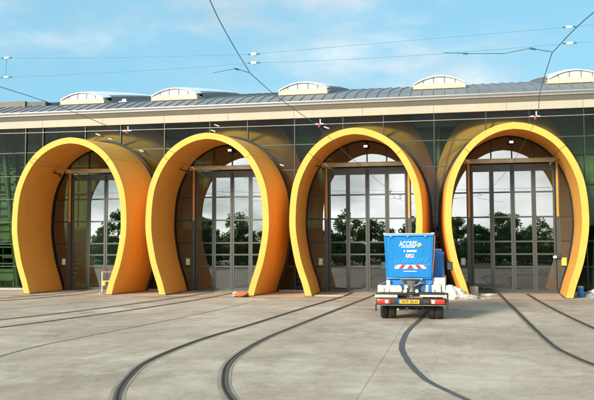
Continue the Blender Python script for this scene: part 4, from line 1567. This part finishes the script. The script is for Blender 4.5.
prism(bm, [(-0.14, 0.004), (0.14, 0.004), (0.14, 0.05), (-0.10, 0.02)], 0, 0.12)
obj('body', bm, M['red'], t)
t = empty('kerb_slab', (-5.1, 33.0, 0), 'pale flat slab lying at the left foot of the third arch', 'slab')
boxes('slab', [(-0.95, 0.55, -0.25, 0.3, 0.004, 0.05)], M['apron'], t, bev=0.01)


# ------------------------------------------------------------------ trees across the yard (mirrored in the doors)
def tree_parts(seed, h, w):
    rnd = random.Random(seed)
    bt = bmesh.new()
    tube(bt, [(0, 0, 0), (0.08, 0.03, h * 0.25), (0.02, -0.05, h * 0.55), (0.1, 0, h * 0.85)], [0.24, 0.19, 0.12, 0.03], 8)
    for i in range(7):
        a = rnd.uniform(0, 6.28)
        z = h * rnd.uniform(0.28, 0.6)
        l = w * rnd.uniform(0.4, 0.8)
        tube(bt, [(0.03, 0, z), (math.cos(a) * l * .5, math.sin(a) * l * .5, z + l * 0.45), (math.cos(a) * l, math.sin(a) * l, z + l * 0.75)], [0.09, 0.05, 0.015], 6)
    bc = bmesh.new()
    clumps = []
    for i in range(38):
        a, rr = rnd.uniform(0, 6.28), math.sqrt(rnd.random()) * w
        zz = h * rnd.uniform(0.12, 1.0)
        env = max(0.25, 1.0 - abs((zz / h - 0.45) / 0.64) ** 2)
        clumps.append((Vector((math.cos(a) * rr * env, math.sin(a) * rr * env, zz)), rnd.uniform(0.5, 1.05)))
    for c, r in clumps:
        for j in range(140):
            d = Vector((rnd.gauss(0, 1), rnd.gauss(0, 1), rnd.gauss(0, 0.8))).normalized() * r * rnd.random() ** 0.4
            p = c + d
            s = rnd.uniform(0.10, 0.22)
            u, v = frame_of(Vector((rnd.gauss(0, 1), rnd.gauss(0, 1), rnd.gauss(0, 1))))
            q = [bc.verts.new(p + u * s), bc.verts.new(p + v * s * 0.6), bc.verts.new(p - u * s), bc.verts.new(p - v * s * 0.6)]
            bc.faces.new(q)
    return bt, bc


protos = []
for seed, h, w in ((1, 7.0, 2.6), (2, 8.4, 2.9), (3, 5.6, 2.8)):
    bt, bc = tree_parts(seed, h, w)
    finish(bt, 50)
    mt = bpy.data.meshes.new('trunk'); bt.to_mesh(mt); bt.free(); mt.materials.append(M['bark'])
    mc = bpy.data.meshes.new('crown'); bc.to_mesh(mc); bc.free(); mc.materials.append(M['leaf'])
    protos.append((mt, mc))
rnd = random.Random(21)
i = 0
x = -66.0
while i < 62:
    if x > 28: x = -64.5
    k = rnd.randrange(3)
    t = empty('tree', (x, (-30 if i < 31 else -35) + rnd.uniform(-2.5, 2), 0), 'leafy green tree in the row across the yard, mirrored in the doors', 'tree', 'trees across the yard', rnd.uniform(0, 6.28))
    s = rnd.uniform(0.55, 1.02)
    t.scale = (s, s, s * rnd.uniform(0.85, 1.1))
    new('trunk', protos[k][0], t)
    new('crown', protos[k][1], t)
    x += rnd.uniform(2.2, 3.8)
    i += 1
bm = bmesh.new()
rnd = random.Random(4)
for i in range(9000):
    px = rnd.uniform(-80, 40)
    hgt = 2.5 + 0.8 * noise.noise(Vector((px * 0.3, 0, 0)))
    p = Vector((px, -27 + rnd.uniform(-0.8, 0.8), rnd.random() ** 0.7 * hgt))
    s = rnd.uniform(0.12, 0.26)
    u, v = frame_of(Vector((rnd.gauss(0, 1), rnd.gauss(0, 1), rnd.gauss(0, 1))))
    bm.faces.new([bm.verts.new(p + u * s), bm.verts.new(p + v * s * 0.6), bm.verts.new(p - u * s), bm.verts.new(p - v * s * 0.6)])
tag(obj('hedge', bm, M['leaf'], recalc=False), 'dark hedge below the trees across the yard, mirrored in the doors', 'hedge', kind='stuff')

bm = bmesh.new()
prev = None
for i in range(161):
    xx = -200 + i * 2.5
    a, b = bm.verts.new((xx, -4.5 + 0.5 * noise.noise(Vector((xx * 0.2, 1, 0))), 0.004)), bm.verts.new((xx, -60, 0.004))
    if prev: bm.faces.new((prev[0], a, b, prev[1]))
    prev = (a, b)
tag(obj('lawn_ground', bm, M['lawn']), kind='structure')

# ------------------------------------------------------------------ light and sky
AZ, EL = R(28), R(21)
sun_dir = Vector((-math.sin(AZ) * math.cos(EL), -math.cos(AZ) * math.cos(EL), math.sin(EL)))
sl = bpy.data.lights.new('sun', 'SUN')
sl.energy = 4.5
sl.angle = R(10.0)
sl.color = (1.0, 0.93, 0.80)
so = new('sun', sl)
so.location = sun_dir * 50
so.rotation_euler = (-sun_dir).to_track_quat('-Z', 'Y').to_euler()

w = bpy.data.worlds.new('World')
SC.world = w
w.use_nodes = True
nt = w.node_tree
nt.nodes.clear()
L = nt.links.new
out = N(nt, 'ShaderNodeOutputWorld')
bg = N(nt, 'ShaderNodeBackground')
bg.inputs[1].default_value = 0.12
sky = N(nt, 'ShaderNodeTexSky')
sky.sky_type = 'NISHITA'
sky.sun_disc = False
sky.sun_elevation = EL
sky.sun_rotation = math.pi + AZ
sky.air_density = 1.0
sky.dust_density = 0.6
sky.ozone_density = 2.0
tc = N(nt, 'ShaderNodeTexCoord')
# clear part of the sky: a touch more cyan
tint = N(nt, 'ShaderNodeMix', data_type='RGBA', blend_type='MULTIPLY')
tint.inputs[0].default_value = 1.0
tint.inputs[7].default_value = (0.80, 1.12, 1.0, 1)
L(sky.outputs[0], tint.inputs[6])
# clouds: stretched noise on the view direction
mp = N(nt, 'ShaderNodeMapping')
mp.inputs['Scale'].default_value = (1.0, 1.0, 2.6)
L(tc.outputs['Generated'], mp.inputs[0])
nz = N(nt, 'ShaderNodeTexNoise')
nz.inputs['Scale'].default_value = 3.2
nz.inputs['Detail'].default_value = 9
nz.inputs['Roughness'].default_value = 0.58
L(mp.outputs[0], nz.inputs['Vector'])
# how far a direction turns towards the sun's side of the sky
dt = N(nt, 'ShaderNodeVectorMath', operation='DOT_PRODUCT')
flat = Vector((sun_dir.x, sun_dir.y, 0.15)).normalized()
dt.inputs[1].default_value = flat
L(tc.outputs['Generated'], dt.inputs[0])
back = N(nt, 'ShaderNodeMapRange', interpolation_type='SMOOTHSTEP')
back.inputs[1].default_value = 0.55
back.inputs[2].default_value = 0.95
L(dt.outputs['Value'], back.inputs[0])
thr = N(nt, 'ShaderNodeMapRange')
thr.inputs[3].default_value = 0.44
thr.inputs[4].default_value = 0.26
L(back.outputs[0], thr.inputs[0])
sub = N(nt, 'ShaderNodeMath', operation='SUBTRACT')
L(nz.outputs[0], sub.inputs[0])
L(thr.outputs[0], sub.inputs[1])
msk = N(nt, 'ShaderNodeMapRange', interpolation_type='SMOOTHSTEP')
msk.inputs[1].default_value = 0.0
msk.inputs[2].default_value = 0.36
L(sub.outputs[0], msk.inputs[0])
# sunlit clouds: brightest low over the horizon on the sun's side
sx = N(nt, 'ShaderNodeSeparateXYZ')
L(tc.outputs['Generated'], sx.inputs[0])
low = N(nt, 'ShaderNodeMapRange', interpolation_type='SMOOTHSTEP')
low.inputs[1].default_value = 0.45
low.inputs[2].default_value = 0.10
low.inputs[3].default_value = 0.0
low.inputs[4].default_value = 1.0
L(sx.outputs[2], low.inputs[0])
lb = N(nt, 'ShaderNodeMath', operation='MULTIPLY')
L(low.outputs[0], lb.inputs[0])
L(back.outputs[0], lb.inputs[1])
cb = N(nt, 'ShaderNodeMapRange')
cb.inputs[3].default_value = 6.6
cb.inputs[4].default_value = 44.0
L(lb.outputs[0], cb.inputs[0])
n2 = N(nt, 'ShaderNodeTexNoise')
n2.inputs['Scale'].default_value = 7.0
n2.inputs['Detail'].default_value = 7
L(mp.outputs[0], n2.inputs['Vector'])
sh = N(nt, 'ShaderNodeMapRange')
sh.inputs[1].default_value = 0.3
sh.inputs[2].default_value = 0.7
sh.inputs[3].default_value = 0.72
sh.inputs[4].default_value = 1.15
L(n2.outputs[0], sh.inputs[0])
cm = N(nt, 'ShaderNodeMath', operation='MULTIPLY')
L(cb.outputs[0], cm.inputs[0])
L(sh.outputs[0], cm.inputs[1])
cc = N(nt, 'ShaderNodeVectorMath', operation='SCALE')
cc.inputs[0].default_value = (0.97, 0.985, 0.97)
L(cm.outputs[0], cc.inputs['Scale'])
mx = N(nt, 'ShaderNodeMix', data_type='RGBA')
L(msk.outputs[0], mx.inputs[0])
veil = N(nt, 'ShaderNodeMix', data_type='RGBA')
veil.inputs[0].default_value = 0.7
veil.inputs[7].default_value = (2.45, 5.0, 6.7, 1)
L(tint.outputs[2], veil.inputs[6])
L(veil.outputs[2], mx.inputs[6])
L(cc.outputs[0], mx.inputs[7])
L(mx.outputs[2], bg.inputs[0])
L(bg.outputs[0], out.inputs[0])

# ------------------------------------------------------------------ camera
cd = bpy.data.cameras.new('camera')
cd.sensor_width = 36
cd.lens = 775.31 / 594 * 36
cd.clip_end = 3000
cam = new('camera', cd)
cam.matrix_world = Matrix.Translation((0, 0, CAM_H)) @ Matrix.Rotation(0.1973, 4, 'Z') @ Matrix.Rotation(math.pi / 2 + 0.0625, 4, 'X') @ Matrix.Rotation(-0.0037, 4, 'Z')
SC.camera = cam

vs_ = SC.view_settings
vs_.view_transform = 'Standard'
vs_.look = 'None'
vs_.gamma = 1
vs_.use_curve_mapping = False
vs_.exposure = 0.28
SC.cycles.max_bounces = 10
SC.cycles.transparent_max_bounces = 16
SC.cycles.caustics_reflective = False
SC.cycles.caustics_refractive = False
